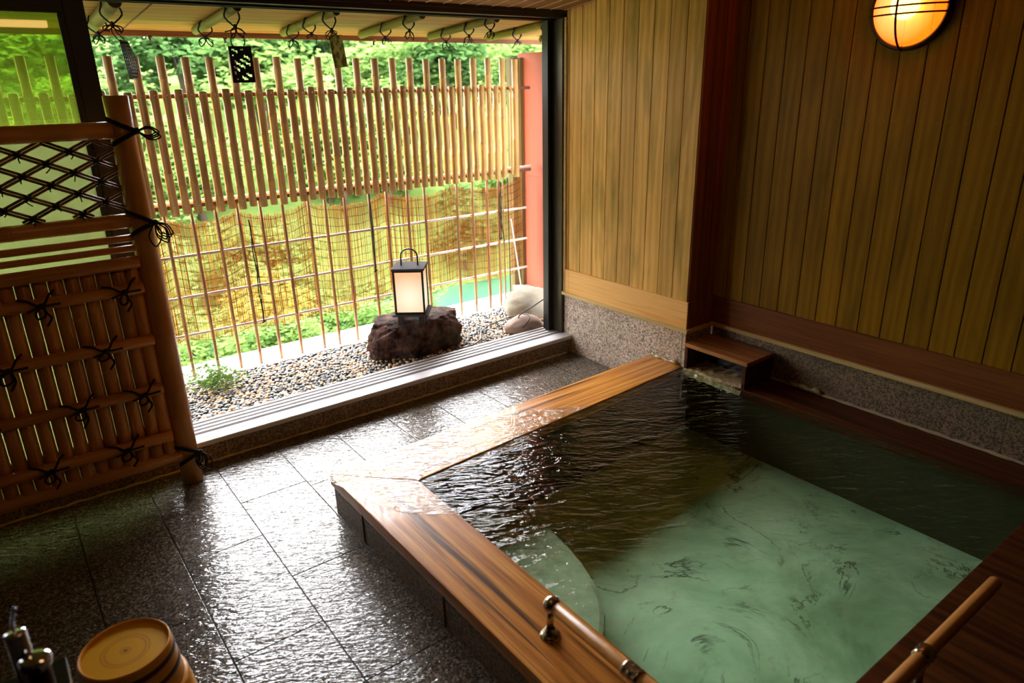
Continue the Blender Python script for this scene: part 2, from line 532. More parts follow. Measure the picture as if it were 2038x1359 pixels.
def mat_glass(name, tint, frost=0.0, frostcol=(0.75, 0.85, 0.7)):
    t = NT(name)
    lw = schlick(t, 0.04)
    tr = t.n('ShaderNodeBsdfTransparent')
    tr.inputs[0].default_value = (*tint, 1)
    base = tr.outputs[0]
    if frost:
        tl = t.n('ShaderNodeBsdfTranslucent')
        tl.inputs[0].default_value = (*frostcol, 1)
        mf = t.n('ShaderNodeMixShader')
        mf.inputs[0].default_value = frost
        t.l(base, mf.inputs[1])
        t.l(tl.outputs[0], mf.inputs[2])
        base = mf.outputs[0]
    gl = t.n('ShaderNodeBsdfGlossy')
    gl.inputs['Roughness'].default_value = 0.02
    mx = t.n('ShaderNodeMixShader')
    t.l(lw, mx.inputs[0])
    t.l(base, mx.inputs[1])
    t.l(gl.outputs[0], mx.inputs[2])
    t.l(mx.outputs[0], t.out.inputs[0])
    return t.m


M['glass_green'] = mat_glass('green_tinted_glass', (0.55, 0.66, 0.26), 0.2, (0.40, 0.50, 0.12))
M['glass_frost'] = mat_glass('frosted_green_glass', (0.20, 0.24, 0.12), 0.6, (0.42, 0.45, 0.26))


def mat_emit_paper(name, col, strength, center=None, falloff=0.2, col2=None, inner=0.0):
    t = NT(name)
    e = t.n('ShaderNodeEmission')
    if center is not None:
        # brighter near the bulb behind the shade
        tc = t.n('ShaderNodeTexCoord')
        vm = t.n('ShaderNodeVectorMath', operation='DISTANCE')
        t.l(tc.outputs['Object'], vm.inputs[0])
        vm.inputs[1].default_value = center
        r = t.ramp(t.math('DIVIDE', vm.outputs['Value'], falloff), [(inner, col), (1.0, col2 or [c * 0.4 for c in col])])
        t.l(r, e.inputs[0])
    else:
        e.inputs[0].default_value = (*col, 1)
    e.inputs[1].default_value = strength
    t.l(e.outputs[0], t.out.inputs[0])
    return t.m


def mat_basin_wood():
    t = NT('honey_plastic_wash_bucket')
    v = t.coord('Object')
    n = t.noise(t.coord('Object', (6, 6, 1)), 2, 3)
    c = t.mix(n, (0.66, 0.26, 0.008), (0.84, 0.40, 0.02))
    t.bsdf(c, 0.38, None, Coat_Weight=0.15)
    return t.m


M['bucket'] = mat_basin_wood()


def mat_bucket_bottom():
    t = NT('amber_bucket_bottom')
    tc = t.n('ShaderNodeTexCoord')
    vm = t.n('ShaderNodeVectorMath', operation='DISTANCE')
    t.l(tc.outputs['Object'], vm.inputs[0])
    vm.inputs[1].default_value = (0, 0, 0.114)
    n = t.noise(t.coord(), 30, 3)
    d = t.math('ADD', t.math('MULTIPLY', vm.outputs['Value'], 9.0), t.math('MULTIPLY', n, 0.02))
    A, B, Cc = (0.80, 0.42, 0.012), (0.62, 0.27, 0.008), (0.34, 0.11, 0.005)
    c = t.ramp(d, [(0.0, Cc), (0.05, Cc), (0.085, A), (0.12, B), (0.15, A), (0.42, A), (0.45, B), (0.50, A), (0.53, B), (0.57, A)])
    t.bsdf(c, 0.4, None, Specular_IOR_Level=0.25)
    return t.m


M['bucket_bottom'] = mat_bucket_bottom()
M['bucket_band'] = simple('dark_brown_band', (0.05, 0.012, 0.008), 0.35)

# ------------------------------------------------------------------ mesh helpers


def new_bm():
    return bmesh.new()


def add_box(bm, x0, x1, y0, y1, z0, z1, bevel=0.0, mat=0):
    b = bmesh.new() if bevel else bm
    vs = [b.verts.new(p) for p in ((x0, y0, z0), (x1, y0, z0), (x1, y1, z0), (x0, y1, z0), (x0, y0, z1), (x1, y0, z1), (x1, y1, z1), (x0, y1, z1))]
    for f in ((0, 3, 2, 1), (4, 5, 6, 7), (0, 1, 5, 4), (1, 2, 6, 5), (2, 3, 7, 6), (3, 0, 4, 7)):
        fc = b.faces.new([vs[i] for i in f])
        fc.material_index = mat
    if bevel:
        bmesh.ops.bevel(b, geom=b.edges[:], offset=bevel, segments=2, affect='EDGES', profile=0.7)
        merge(bm, b, mat)
    return vs


def merge(dst, src, mat=None, M4=None):
    """append src bmesh into dst"""
    mp = {}
    for v in src.verts:
        mp[v] = dst.verts.new(M4 @ v.co if M4 else v.co)
    for f in src.faces:
        try:
            nf = dst.faces.new([mp[v] for v in f.verts])
            nf.material_index = f.material_index if mat is None else mat
            nf.smooth = f.smooth
        except ValueError:
            pass
    src.free()


def add_prism(bm, poly, z0, z1, bevel=0.0, mat=0):
    b = bmesh.new()
    lo = [b.verts.new((p[0], p[1], z0)) for p in poly]
    hi = [b.verts.new((p[0], p[1], z1)) for p in poly]
    n = len(poly)
    b.faces.new(lo[::-1])
    b.faces.new(hi)
    for i in range(n):
        b.faces.new([lo[i], lo[(i + 1) % n], hi[(i + 1) % n], hi[i]])
    bmesh.ops.recalc_face_normals(b, faces=b.faces[:])
    if bevel:
        bmesh.ops.bevel(b, geom=b.edges[:], offset=bevel, segments=2, affect='EDGES', profile=0.7)
    merge(bm, b, mat)


def add_tube(bm, pts, r, sides=8, caps=True, closed=False, mat=0, smooth=True):
    pts = [Vector(p) for p in pts]
    n = len(pts)
    rs = r if hasattr(r, '__len__') else [r] * n
    tang = []
    for i in range(n):
        if closed:
            a, b = pts[(i - 1) % n], pts[(i + 1) % n]
        else:
            a, b = pts[max(0, i - 1)], pts[min(n - 1, i + 1)]
        d = (b - a)
        tang.append(d.normalized() if d.length > 1e-9 else Vector((0, 0, 1)))
    ref = Vector((0, 0, 1)) if abs(tang[0].z) < 0.9 else Vector((1, 0, 0))
    nrm = (ref - tang[0] * ref.dot(tang[0])).normalized()
    rings = []
    for i in range(n):
        if i:
            nrm = nrm - tang[i] * nrm.dot(tang[i])
            nrm = nrm.normalized() if nrm.length > 1e-6 else tang[i].orthogonal().normalized()
        bi = tang[i].cross(nrm)
        rings.append([bm.verts.new(pts[i] + (nrm * math.cos(2 * PI * k / sides) + bi * math.sin(2 * PI * k / sides)) * rs[i]) for k in range(sides)])
    m = n if closed else n - 1
    for i in range(m):
        A, B = rings[i], rings[(i + 1) % n]
        for k in range(sides):
            f = bm.faces.new([A[k], A[(k + 1) % sides], B[(k + 1) % sides], B[k]])
            f.smooth = smooth
            f.material_index = mat
    if caps and not closed:
        f = bm.faces.new(rings[0][::-1]); f.material_index = mat
        f = bm.faces.new(rings[-1]); f.material_index = mat


def add_lathe(bm, prof, sides=32, M4=None, mat=0, smooth=True, cap=True):
    """prof: list of (r, z) from bottom to top"""
    rings = []
    for (r, z) in prof:
        if r < 1e-6:
            p = Vector((0, 0, z))
            rings.append([bm.verts.new(M4 @ p if M4 else p)])
        else:
            ring = []
            for k in range(sides):
                p = Vector((r * math.cos(2 * PI * k / sides), r * math.sin(2 * PI * k / sides), z))
                ring.append(bm.verts.new(M4 @ p if M4 else p))
            rings.append(ring)
    for A, B in zip(rings, rings[1:]):
        for k in range(sides):
            a0, a1 = A[k % len(A)], A[(k + 1) % len(A)]
            b0, b1 = B[k % len(B)], B[(k + 1) % len(B)]
            vs = [a0, a1, b1, b0]
            u = []
            for v in vs:
                if v not in u:
                    u.append(v)
            if len(u) > 2:
                f = bm.faces.new(u)
                f.smooth = smooth
                f.material_index = mat
    if cap:
        for R, rev in ((rings[0], True), (rings[-1], False)):
            if len(R) > 2:
                f = bm.faces.new(R[::-1] if rev else R)
                f.material_index = mat


def cane(bm, a, b, r, node=0.28, seed=0, sides=12, taper=0.0, start=None, mat=0, ridge=1.10):
    """a bamboo cane with node rings and hollow-looking ends"""
    rnd = random.Random(seed)
    a, b = Vector(a), Vector(b)
    L = (b - a).length
    pts, rs = [], []

    def put(t, rr):
        pts.append(a.lerp(b, t / L)); rs.append(rr * (1 - taper * t / L))
    put(0, r * 0.9)
    put(min(0.002, L * 0.1), r)
    t = start if start is not None else node * rnd.uniform(0.3, 1)
    while t < L - 0.02:
        if t > 0.01:
            for dt, k in ((-0.008, 1.0), (-0.003, ridge), (0.0, 0.97), (0.003, ridge * 0.985), (0.009, 0.99)):
                put(t + dt, r * k)
        t += node * rnd.uniform(0.85, 1.15)
    put(L - min(0.002, L * 0.1), r)
    put(L, r * 0.9)
    add_tube(bm, pts, rs, sides, mat=mat)


def sm(pts, n=6, closed=False):
    """Catmull-Rom smoothing"""
    P = [Vector(p) for p in pts]
    out = []
    N = len(P)
    rng = range(N if closed else N - 1)
    for i in rng:
        p0 = P[(i - 1) % N] if closed or i > 0 else P[0]
        p1, p2 = P[i], P[(i + 1) % N]
        p3 = P[(i + 2) % N] if closed or i + 2 < N else P[-1]
        for k in range(n):
            t = k / n
            out.append(0.5 * ((2 * p1) + (-p0 + p2) * t + (2 * p0 - 5 * p1 + 4 * p2 - p3) * t * t + (-p0 + 3 * p1 - 3 * p2 + p3) * t ** 3))
    if not closed:
        out.append(P[-1])
    return out


# ------------------------------------------------------------------ scene-graph helpers


def thing(name, label, cat, loc=(0, 0, 0), group=None, kind=None):
    o = bpy.data.objects.new(name, None)
    COL.objects.link(o)
    o.location = loc
    o.empty_display_size = 0.05
    if kind:
        o['kind'] = kind
        if label:
            o['label'] = label
        if cat:
            o['category'] = cat
    else:
        o['label'] = label
        o['category'] = cat
    if group:
        o['group'] = group
    return o


def root_of(o):
    while o.parent:
        o = o.parent
    return o


def part(par, name, bm, mats, label=None, bottom=None, kind=None):
    """link a bmesh (world coordinates) as a child mesh of par"""
    me = bpy.data.meshes.new(name)
    off = root_of(par).location if par else Vector((0, 0, 0))
    if off.length > 0:
        bmesh.ops.translate(bm, verts=bm.verts[:], vec=-off)
    bm.normal_update()
    bm.to_mesh(me)
    bm.free()
    for m in (mats if isinstance(mats, (list, tuple)) else [mats]):
        me.materials.append(M[m] if isinstance(m, str) else m)
    o = bpy.data.objects.new(name, me)
    COL.objects.link(o)
    if par:
        o.parent = par
    if label:
        o['label'] = label
    if kind:
        o['kind'] = kind
    return o


def single(name, bm, mats, label, cat, group=None, kind=None, loc=None):
    """a thing that is one mesh; its origin is moved to loc"""
    if loc is not None:
        bmesh.ops.translate(bm, verts=bm.verts[:], vec=-Vector(loc))
    o = part(None, name, bm, mats)
    if loc is not None:
        o.location = loc
    if label:
        o['label'] = label
    if cat:
        o['category'] = cat
    if group:
        o['group'] = group
    if kind:
        o['kind'] = kind
    return o


def structure(name, bm, mats, label=None):
    o = part(None, name, bm, mats)
    o['kind'] = 'structure'
    if label:
        o['label'] = label
        o['category'] = name.split('_')[0]
    return o


def arrays_obj(name, V, F, mat, smooth=False):
    me = bpy.data.meshes.new(name)
    V = np.asarray(V, dtype=np.float32)
    F = np.asarray(F, dtype=np.int32)
    k = F.shape[1]
    me.vertices.add(len(V))
    me.vertices.foreach_set('co', V.ravel())
    me.loops.add(F.size)
    me.loops.foreach_set('vertex_index', F.ravel())
    me.polygons.add(len(F))
    me.polygons.foreach_set('loop_start', np.arange(0, F.size, k, dtype=np.int32))
    try:
        me.polygons.foreach_set('loop_total', np.full(len(F), k, dtype=np.int32))
    except Exception:
        pass
    if smooth:
        me.polygons.foreach_set('use_smooth', np.ones(len(F), dtype=bool))
    me.update(calc_edges=True)
    me.validate()
    for m in (mat if isinstance(mat, list) else [mat]):
        me.materials.append(M[m])
    o = bpy.data.objects.new(name, me)
    COL.objects.link(o)
    return o


# =================================================================== SETTING
PX = 2.97      # face of the cedar pillar
RX = 3.20      # face of the cedar wall to the right
PY = 2.37      # near edge of the pillar
RIM = 0.187    # top of the wooden rim
KY = 3.325     # front of the granite kerb
SILL = 0.12


def ceil_z(y):
    return 2.108 + 0.11 * (3.42 - y)


# ---- floor: granite tiles 300 x 600 laid in a staggered bond
bm = new_bm()
for q in ((-1.6, 1.15, -1.6, 3.6), (1.15, 3.2, 2.43, 3.6), (1.15, 3.2, -1.6, 0.55)):     # the bath is sunk between these
    add_box(bm, q[0], q[1], q[2], q[3], -0.05, -0.004, mat=1)


def tile(x0, x1, y0, y1):
    g = 0.0022
    add_box(bm, x0 + g, x1 - g, y0 + g, y1 - g, -0.02, 0.0, bevel=0.0016)


TW = 0.3
cols = [-1.49 + TW * i for i in range(16)]
pool_x0, pool_y1 = 0.93, 2.54
for i, x0 in enumerate(cols):
    x0 = 0.011 + TW * (i - 5)
    x1 = x0 + TW
    if x0 > 2.96:
        break
    x1 = min(x1, 2.965)
    k = i - 5
    if x0 > 0.8:
        tile(x0, x1, 2.5, 2.80 if k % 2 else 3.32) if k % 2 else tile(x0, x1, 2.5, 3.32)
        if k % 2:
            tile(x0, x1, 2.80, 3.32)
        if x0 > 0.95:
            continue
    base = 2.853 if k % 2 == 0 else 2.56
    ys = [base + 0.6215 * j for j in range(-8, 3)]
    for ya in ys:
        yb = ya + 0.6215
        ya2, yb2 = max(ya, -1.55), min(yb, 3.32)
        if x0 > 0.8:
            yb2 = min(yb2, 2.5)
            x1 = 0.95
        if yb2 - ya2 > 0.03:
            tile(x0, x1, ya2, yb2)
for i in range(8):
    for j in range(3):
        tile(0.95 + 0.28 * i, 0.95 + 0.28 * (i + 1), -1.55 + 0.6 * j, -1.55 + 0.6 * (j + 1))
structure('floor', bm, ['floor', 'dark_grout'])

# ---- granite kerb below the window with lime joints
bm = new_bm()
jx = [-2.2, -1.5, -0.84, -0.16, 0.70, 1.33, 1.98, 2.60, 2.97]
for a, b in zip(jx, jx[1:]):
    add_box(bm, a + 0.004, b - 0.004, KY, KY + 0.3, -0.03, SILL - 0.022, bevel=0.002)
add_box(bm, -2.2, 2.968, KY + 0.004, KY + 0.29, -0.03, SILL - 0.024, mat=1)
# rough lime bead along the foot of the kerb
pts = [(-2.2 + i * 0.03, KY - 0.002 + 0.003 * math.sin(i * 1.7), 0.001 + 0.0015 * math.sin(i * 2.3)) for i in range(172)]
add_tube(bm, pts, [0.006 + 0.003 * abs(math.sin(i * 0.9)) for i in range(172)], 6, mat=1)
structure('trim_1', bm, ['granite_kerb', 'grout'])

# ---- window frame: aluminium sill with tracks, lintel, jambs
win = thing('window_1', None, None, (1.2, 3.45, 0), kind='structure')
bm = new_bm()
prof = [(3.312, SILL - 0.024), (3.312, SILL - 0.003), (3.316, SILL), (3.405, SILL)]
yy = 3.405
for k in range(4):
    prof += [(yy + 0.001, SILL - 0.020), (yy + 0.022, SILL - 0.020), (yy + 0.023, SILL + 0.003), (yy + 0.040, SILL + 0.003)]
    yy += 0.040
prof += [(yy + 0.004, SILL - 0.03)]
L, R_ = [], []
for (y, z) in prof:
    L.append(bm.verts.new((-2.2, y, z)))
    R_.append(bm.verts.new((2.966, y, z)))
for i in range(len(prof) - 1):
    f = bm.faces.new([L[i], R_[i], R_[i + 1], L[i + 1]])
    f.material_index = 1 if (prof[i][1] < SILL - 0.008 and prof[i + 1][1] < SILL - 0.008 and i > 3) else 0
bm.faces.new(L[::-1]); bm.faces.new(R_)
bmesh.ops.recalc_face_normals(bm, faces=bm.faces[:])
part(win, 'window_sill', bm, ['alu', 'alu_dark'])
bm = new_bm()
add_box(bm, -2.2, 2.968, 3.40, 3.575, 2.070, 2.118, bevel=0.003)
add_box(bm, -2.2, 2.968, 3.385, 3.40, 2.093, 2.118, bevel=0.002)
add_box(bm, -2.2, 2.968, 3.455, 3.465, 2.060, 2.075)
add_box(bm, -2.2, 2.968, 3.505, 3.515, 2.060, 2.075)
part(win, 'window_lintel', bm, 'black_metal')
bm = new_bm()
add_box(bm, 2.942, 2.968, 3.395, 3.57, SILL, 2.075, bevel=0.002)
add_box(bm, 2.936, 2.95, 3.47, 3.48, SILL, 2.07)
part(win, 'window_jamb', bm, 'brown_metal')
bm = new_bm()
add_box(bm, 2.898, 2.942, 3.478, 3.515, SILL, 2.07, bevel=0.003)
add_box(bm, 2.912, 2.942, 3.515, 3.55, SILL, 2.07, bevel=0.003)
part(win, 'window_stile', bm, 'black_metal')
bm = new_bm()
add_box(bm, 2.955, 2.975, 3.378, 3.394, 0.41, 2.075, bevel=0.002)
part(win, 'window_trim', bm, 'ledge')

# ---- sliding glass door parked on the left
door = thing('door_1', None, None, (-0.3, 3.48, SILL), kind='structure')
bm = new_bm()
for x0, x1 in ((0.418, 0.492), (-1.05, -0.98)):
    add_box(bm, x0, x1, 3.46, 3.50, SILL, 2.07, bevel=0.003)
add_box(bm, -0.98, 0.418, 3.462, 3.498, 2.008, 2.07, bevel=0.003)
add_box(bm, -0.98, 0.418, 3.462, 3.498, SILL, 0.20, bevel=0.003)
add_box(bm, 0.395, 0.42, 3.47, 3.49, 0.2, 2.01, bevel=0.002)
part(door, 'door_frame', bm, 'black_metal')
bm = new_bm()
add_box(bm, -0.985, 0.40, 3.477, 3.482, 1.56, 2.01)
part(door, 'glass_pane', bm, 'glass_green')
bm = new_bm()
add_box(bm, -0.985, 0.40, 3.477, 3.482, 0.20, 1.56)
part(door, 'frosted_pane', bm, 'glass_frost')

# ---- pillar and right wall, clad in cedar boards above granite


def board_wall(bm, along, fixed, a0, step, n, z0, ztop, facing, mat=0, nails=(), groove=0.0045, amin=None, amax=None):
    """vertical boards on a plane; along = 'Y' (plane x=fixed) or 'X' (plane y=fixed); facing = sign of outward normal"""
    for i in range(n):
        p0, p1 = a0 + i * step + groove / 2, a0 + (i + 1) * step - groove / 2
        if amin is not None:
            p0, p1 = max(p0, amin), min(p1, amax)
        if p1 - p0 < 0.004:
            continue
        q0, q1 = fixed, fixed - facing * 0.018
        lo, hi = min(q0, q1), max(q0, q1)
        zt = ztop(0.5 * (p0 + p1)) if callable(ztop) else ztop
        if along == 'Y':
            add_box(bm, lo, hi, p0, p1, z0, zt, bevel=0.0022, mat=mat)
        else:
            add_box(bm, p0, p1, lo, hi, z0, zt, bevel=0.0022, mat=mat)
        for z in nails:
            for f in (0.2, 0.8):
                a = p0 + (p1 - p0) * f
                zz = z + 0.004 * math.sin(a * 50)
                c = (fixed + facing * 0.0005, a, zz) if along == 'Y' else (a, fixed + facing * 0.0005, zz)
                b = bmesh.new()
                bmesh.ops.create_icosphere(b, subdivisions=1, radius=0.0014)
                merge(bm, b, 2, Matrix.Translation(c))


bm = new_bm()
board_wall(bm, 'Y', PX, 2.375, 0.1095, 10, 0.565, lambda y: ceil_z(y) + 0.01, -1, 0, (1.88, 1.535, 1.12), amin=2.372, amax=3.385)
add_box(bm, PX + 0.012, PX + 0.2, 2.39, 3.56, 0.0, 2.3, mat=1)
o = structure('wall_pillar', bm, ['cedar_pillar', 'groove', 'nail'])
bm = new_bm()
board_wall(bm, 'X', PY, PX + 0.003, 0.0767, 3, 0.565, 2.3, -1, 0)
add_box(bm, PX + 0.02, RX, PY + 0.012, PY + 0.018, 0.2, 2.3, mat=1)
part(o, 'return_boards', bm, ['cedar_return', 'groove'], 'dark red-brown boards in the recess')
bm = new_bm()
for a, b in ((2.39, 2.985), (2.985, 3.395)):
    add_box(bm, PX - 0.002, PX + 0.012, a + 0.0015, b - 0.0015, -0.02, 0.40, bevel=0.001)
add_box(bm, PX - 0.003, PX + 0.01, 3.395, KY + 0.28, SILL - 0.01, 0.40)
add_box(bm, PX, PX + 0.012, 2.38, 3.38, -0.02, 0.40, mat=1)
add_box(bm, PX - 0.002, RX, PY - 0.004, PY + 0.012, 0.1, 0.40)
part(o, 'granite_panel', bm, ['granite_wall', 'grout'])
bm = new_bm()
add_box(bm, PX - 0.012, PX + 0.006, PY - 0.012, 3.34, 0.412, 0.566, bevel=0.002)
add_box(bm, PX - 0.012, PX + 0.006, 3.341, 3.392, 0.412, 0.566, bevel=0.002)
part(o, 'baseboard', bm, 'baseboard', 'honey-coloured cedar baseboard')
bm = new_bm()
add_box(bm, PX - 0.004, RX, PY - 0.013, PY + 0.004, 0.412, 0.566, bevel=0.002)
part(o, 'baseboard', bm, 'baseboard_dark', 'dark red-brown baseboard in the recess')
bm = new_bm()
add_box(bm, PX - 0.028, PX + 0.01, PY - 0.03, 3.395, 0.392, 0.414, bevel=0.004)
add_box(bm, PX, RX, PY - 0.03, PY + 0.01, 0.392, 0.413, bevel=0.004)
part(o, 'ledge', bm, 'ledge')

bm = new_bm()
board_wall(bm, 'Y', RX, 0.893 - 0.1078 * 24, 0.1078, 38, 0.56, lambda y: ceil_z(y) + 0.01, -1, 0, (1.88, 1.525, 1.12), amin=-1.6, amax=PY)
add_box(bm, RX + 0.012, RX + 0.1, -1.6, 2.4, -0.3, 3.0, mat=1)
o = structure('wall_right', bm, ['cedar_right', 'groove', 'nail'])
bm = new_bm()
gy = [-1.6, -0.55, 0.155, 0.86, 1.56, 2.36]
for a, b in zip(gy, gy[1:]):
    add_box(bm, RX - 0.001, RX + 0.02, a + 0.0015, b - 0.0015, 0.1, 0.40, bevel=0.001)
add_box(bm, RX, RX + 0.02, -1.6, 2.36, 0.1, 0.40, mat=1)
pts = [(RX - 0.004, -1.5 + i * 0.03, RIM + 0.003 + 0.002 * math.sin(i * 1.9)) for i in range(128)]
add_tube(bm, pts, [0.006 + 0.004 * abs(math.sin(i * 0.7)) for i in range(128)], 6, mat=1)
part(o, 'granite_panel', bm, ['granite_kerb', 'grout'])
bm = new_bm()
add_box(bm, RX - 0.012, RX + 0.006, -1.6, PY - 0.012, 0.412, 0.562, bevel=0.002)
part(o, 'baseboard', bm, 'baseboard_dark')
bm = new_bm()
add_box(bm, RX - 0.03, RX + 0.01, -1.6, PY - 0.03, 0.392, 0.414, bevel=0.004)
part(o, 'ledge', bm, 'ledge')

# ---- the rest of the room behind the camera
bm = new_bm(); add_box(bm, -1.75, -1.6, -1.75, 3.7, -0.05, 3.0); structure('wall_left', bm, 'dark_plaster')
bm = new_bm(); add_box(bm, -1.75, 3.3, -1.75, -1.6, -0.05, 3.0); structure('wall_back', bm, 'dark_plaster')
bm = new_bm()
vs = []
for x in (-1.8, 3.35):
    for (y, dz) in ((3.60, 0), (-1.8, 0), (-1.8, 0.12), (3.60, 0.12)):
        vs.append(bm.verts.new((x, y, ceil_z(y) + dz)))
for f in ((0, 1, 2, 3), (7, 6, 5, 4), (0, 4, 5, 1), (1, 5, 6, 2), (2, 6, 7, 3), (3, 7, 4, 0)):
    bm.faces.new([vs[i] for i in f])
for i in range(50):
    x = -1.76 + i * 0.103 - 0.035
    if x > 3.3:
        break
    a = [bm.verts.new(p) for p in ((x, 3.4, ceil_z(3.4) - 0.0005), (x + 0.006, 3.4, ceil_z(3.4) - 0.0005), (x + 0.006, -1.6, ceil_z(-1.6) - 0.0005), (x, -1.6, ceil_z(-1.6) - 0.0005))]
    b = [bm.verts.new(v.co - Vector((0, 0, 0.003))) for v in a]
    for q in ((b[0], b[1], b[2], b[3]), (a[0], b[0], b[3], a[3]), (a[1], a[2], b[2], b[1]), (a[0], a[1], b[1], b[0])):
        bm.faces.new(q).material_index = 1
bmesh.ops.recalc_face_normals(bm, faces=bm.faces[:])
structure('ceiling', bm, ['ceil', 'ceil_line'])

# ---- veranda eaves outside
EY, EZ = 4.35, 2.022     # outer end of the bamboo rafters


def soff(y):
    return 2.045 + 0.066 * (EY - y)


bm = new_bm()
for (xa, xb) in ((-2.5, 0.80), (0.806, 3.9)):
    v = [bm.verts.new(p) for p in ((xa, 3.57, soff(3.57)), (xb, 3.57, soff(3.57)), (xb, 4.58, soff(4.58)), (xa, 4.58, soff(4.58)))]
    w = [bm.verts.new(p.co + Vector((0, 0, 0.03))) for p in v]
    for q in (v, w, (v[0], v[1], w[1], w[0]), (v[1], v[2], w[2], w[1]), (v[2], v[3], w[3], w[2]), (v[3], v[0], w[0], w[3])):
        bm.faces.new(q)
add_box(bm, -2.5, 3.9, 3.50, 3.6, 2.118, 2.6)
v = [bm.verts.new(p) for p in ((-2.5, 3.5, 2.6), (3.9, 3.5, 2.6), (3.9, 4.7, 2.12), (-2.5, 4.7, 2.12))]
bm.faces.new(v)
bmesh.ops.recalc_face_normals(bm, faces=bm.faces[:])
so_ = structure('roof_eaves', bm, 'soffit')
bm = new_bm()
add_box(bm, -2.5, 3.9, 4.55, 4.58, 2.002, 2.10, bevel=0.002)
part(so_, 'fascia', bm, 'fascia')
bm = new_bm()
add_box(bm, 0.798, 0.808, 3.58, 4.55, 2.0, 2.06)
b = new_bm()
add_tube(b, [(0.803, 3.58, soff(3.58)), (0.803, 4.55, soff(4.55))], 0.005, 5)
bm.free()
part(so_, 'joint_strip', b, 'fascia')

# terracotta side wall beyond the window
bm = new_bm()
add_box(bm, 3.43, 3.50, 3.55, 4.47, 0.16, 1.93, bevel=0.003)
add_box(bm, 3.427, 3.431, 3.55, 4.47, 1.045, 1.047)
o = structure('wall_side', bm, 'red_wall')
bm = new_bm()
add_box(bm, 3.345, 3.44, 4.44, 4.50, 0.10, 1.90, bevel=0.004)
add_box(bm, 3.40, 3.435, 4.40, 4.44, 0.10, 1.90, bevel=0.003)
part(o, 'corner_post', bm, 'post_wood')
bm = new_bm()
add_box(bm, 3.33, 3.5, 3.5, 4.45, 0.13, 0.165, bevel=0.003)
part(o, 'sill_board', bm, 'log')

# ---- ground outside: gravel bed, concrete ledge, bank, river, far slope
bm = new_bm()
add_box(bm, -2.6, 3.9, 3.57, 4.20, -0.2, 0.075)
structure('ground_gravel_bed', bm, 'soil')
bm = new_bm()
add_box(bm, -2.6, 4.2, 4.20, 4.50, -0.6, 0.095, bevel=0.006)
structure('ground_ledge', bm, 'concrete')


def bank(y):
    if y < 4.5:
        return -0.15
    if y < 8.5:
        return -0.15 - (y - 4.5) * 0.6
    if y < 11.5:
        return -2.6
    if y < 16:
        return -2.6 + (y - 11.5) * 0.62
    return 0.19 + (y - 16) * 0.12


xs = np.linspace(-40, 70, 90)
ys = np.concatenate([np.linspace(4.4, 12, 26), np.linspace(12.5, 60, 50)])
V, F = [], []
for j, y in enumerate(ys):
    for i, x in enumerate(xs):
        z = bank(y + 0.10 * (x if y > 12 else 0)) if y > 12 else bank(y)
        nz = noise.noise(Vector((x * 0.3, y * 0.3, 0))) * (0.25 if y < 12 else 0.8)
        V.append((x, y, z + (nz if y > 4.8 else 0)))
for j in range(len(ys) - 1):
    for i in range(len(xs) - 1):
        a = j * len(xs) + i
        F.append((a, a + 1, a + 1 + len(xs), a + len(xs)))
o = arrays_obj('ground_hillside', V, F, 'grass', True)
o['kind'] = 'structure'
bm = new_bm()
add_box(bm, -40, 70, 7.2, 16, -2.3, -2.2)
structure('water_river', bm, 'river')

# =================================================================== FOLIAGE
rng = np.random.default_rng(5)


def leaf_mesh(name, n, rx, rz, leaf, mat, zc, trunk=0.0, clumps=18, seed=1):
    """crown of leaf blades gathered on clumps, with a trunk; returns the crown mesh"""
    r = np.random.default_rng(seed)
    cc = r.normal(size=(clumps, 3))
    cc /= np.linalg.norm(cc, axis=1)[:, None]
    cc *= r.uniform(0.25, 0.85, (clumps, 1))
    cc = cc * [rx, rx, rz] + [0, 0, zc]
    cr_ = r.uniform(0.28, 0.5, clumps) * rx
    k = r.integers(0, clumps, n)
    d = r.normal(size=(n, 3))
    d /= np.linalg.norm(d, axis=1)[:, None]
    d[:, 2] = np.abs(d[:, 2]) * 0.8 - 0.15
    P = cc[k] + d * cr_[k][:, None] * r.uniform(0.75, 1.08, (n, 1))
    a = r.normal(size=(n, 3)); a /= np.linalg.norm(a, axis=1)[:, None]
    a[:, 2] *= 0.35
    up = np.array([0, 0, 1.0]) + d * 0.7 + r.normal(size=(n, 3)) * 0.35
    b = np.cross(up, a); b /= np.linalg.norm(b, axis=1)[:, None] + 1e-9
    s = leaf * r.uniform(0.6, 1.3, (n, 1))
    V = np.stack([P - a * s, P + b * s * 0.5, P + a * s, P - b * s * 0.5], 1).reshape(-1, 3)
    F = np.arange(4 * n).reshape(-1, 4)
    me_o = arrays_obj(name, V, F, mat)
    return me_o


protos = []
crown_specs = [('leaf_a', 2.0, 1.9, 0.14, 3400), ('leaf_a', 1.8, 2.2, 0.13, 3200), ('leaf_b', 1.9, 1.7, 0.14, 3200), ('leaf_b', 1.6, 1.9, 0.12, 3000), ('leaf_c', 1.7, 1.5, 0.13, 2600)]
for i, (mt, rx, rz, lf, n) in enumerate(crown_specs):
    co = leaf_mesh('foliage', n, rx, rz, lf, mt, rz * 0.9 + 0.9, seed=10 + i, clumps=20)
    bm = new_bm()
    add_tube(bm, sm([(0, 0, -1.2), (0.06, 0, 0.6), (-0.05, 0.08, 1.5), (0.1, 0, 2.6)], 3), [0.16 - 0.01 * k for k in range(10)], 7)
    to = part(None, 'trunk', bm, 'bark')
    protos.append((co, to))
used = [False] * len(protos)


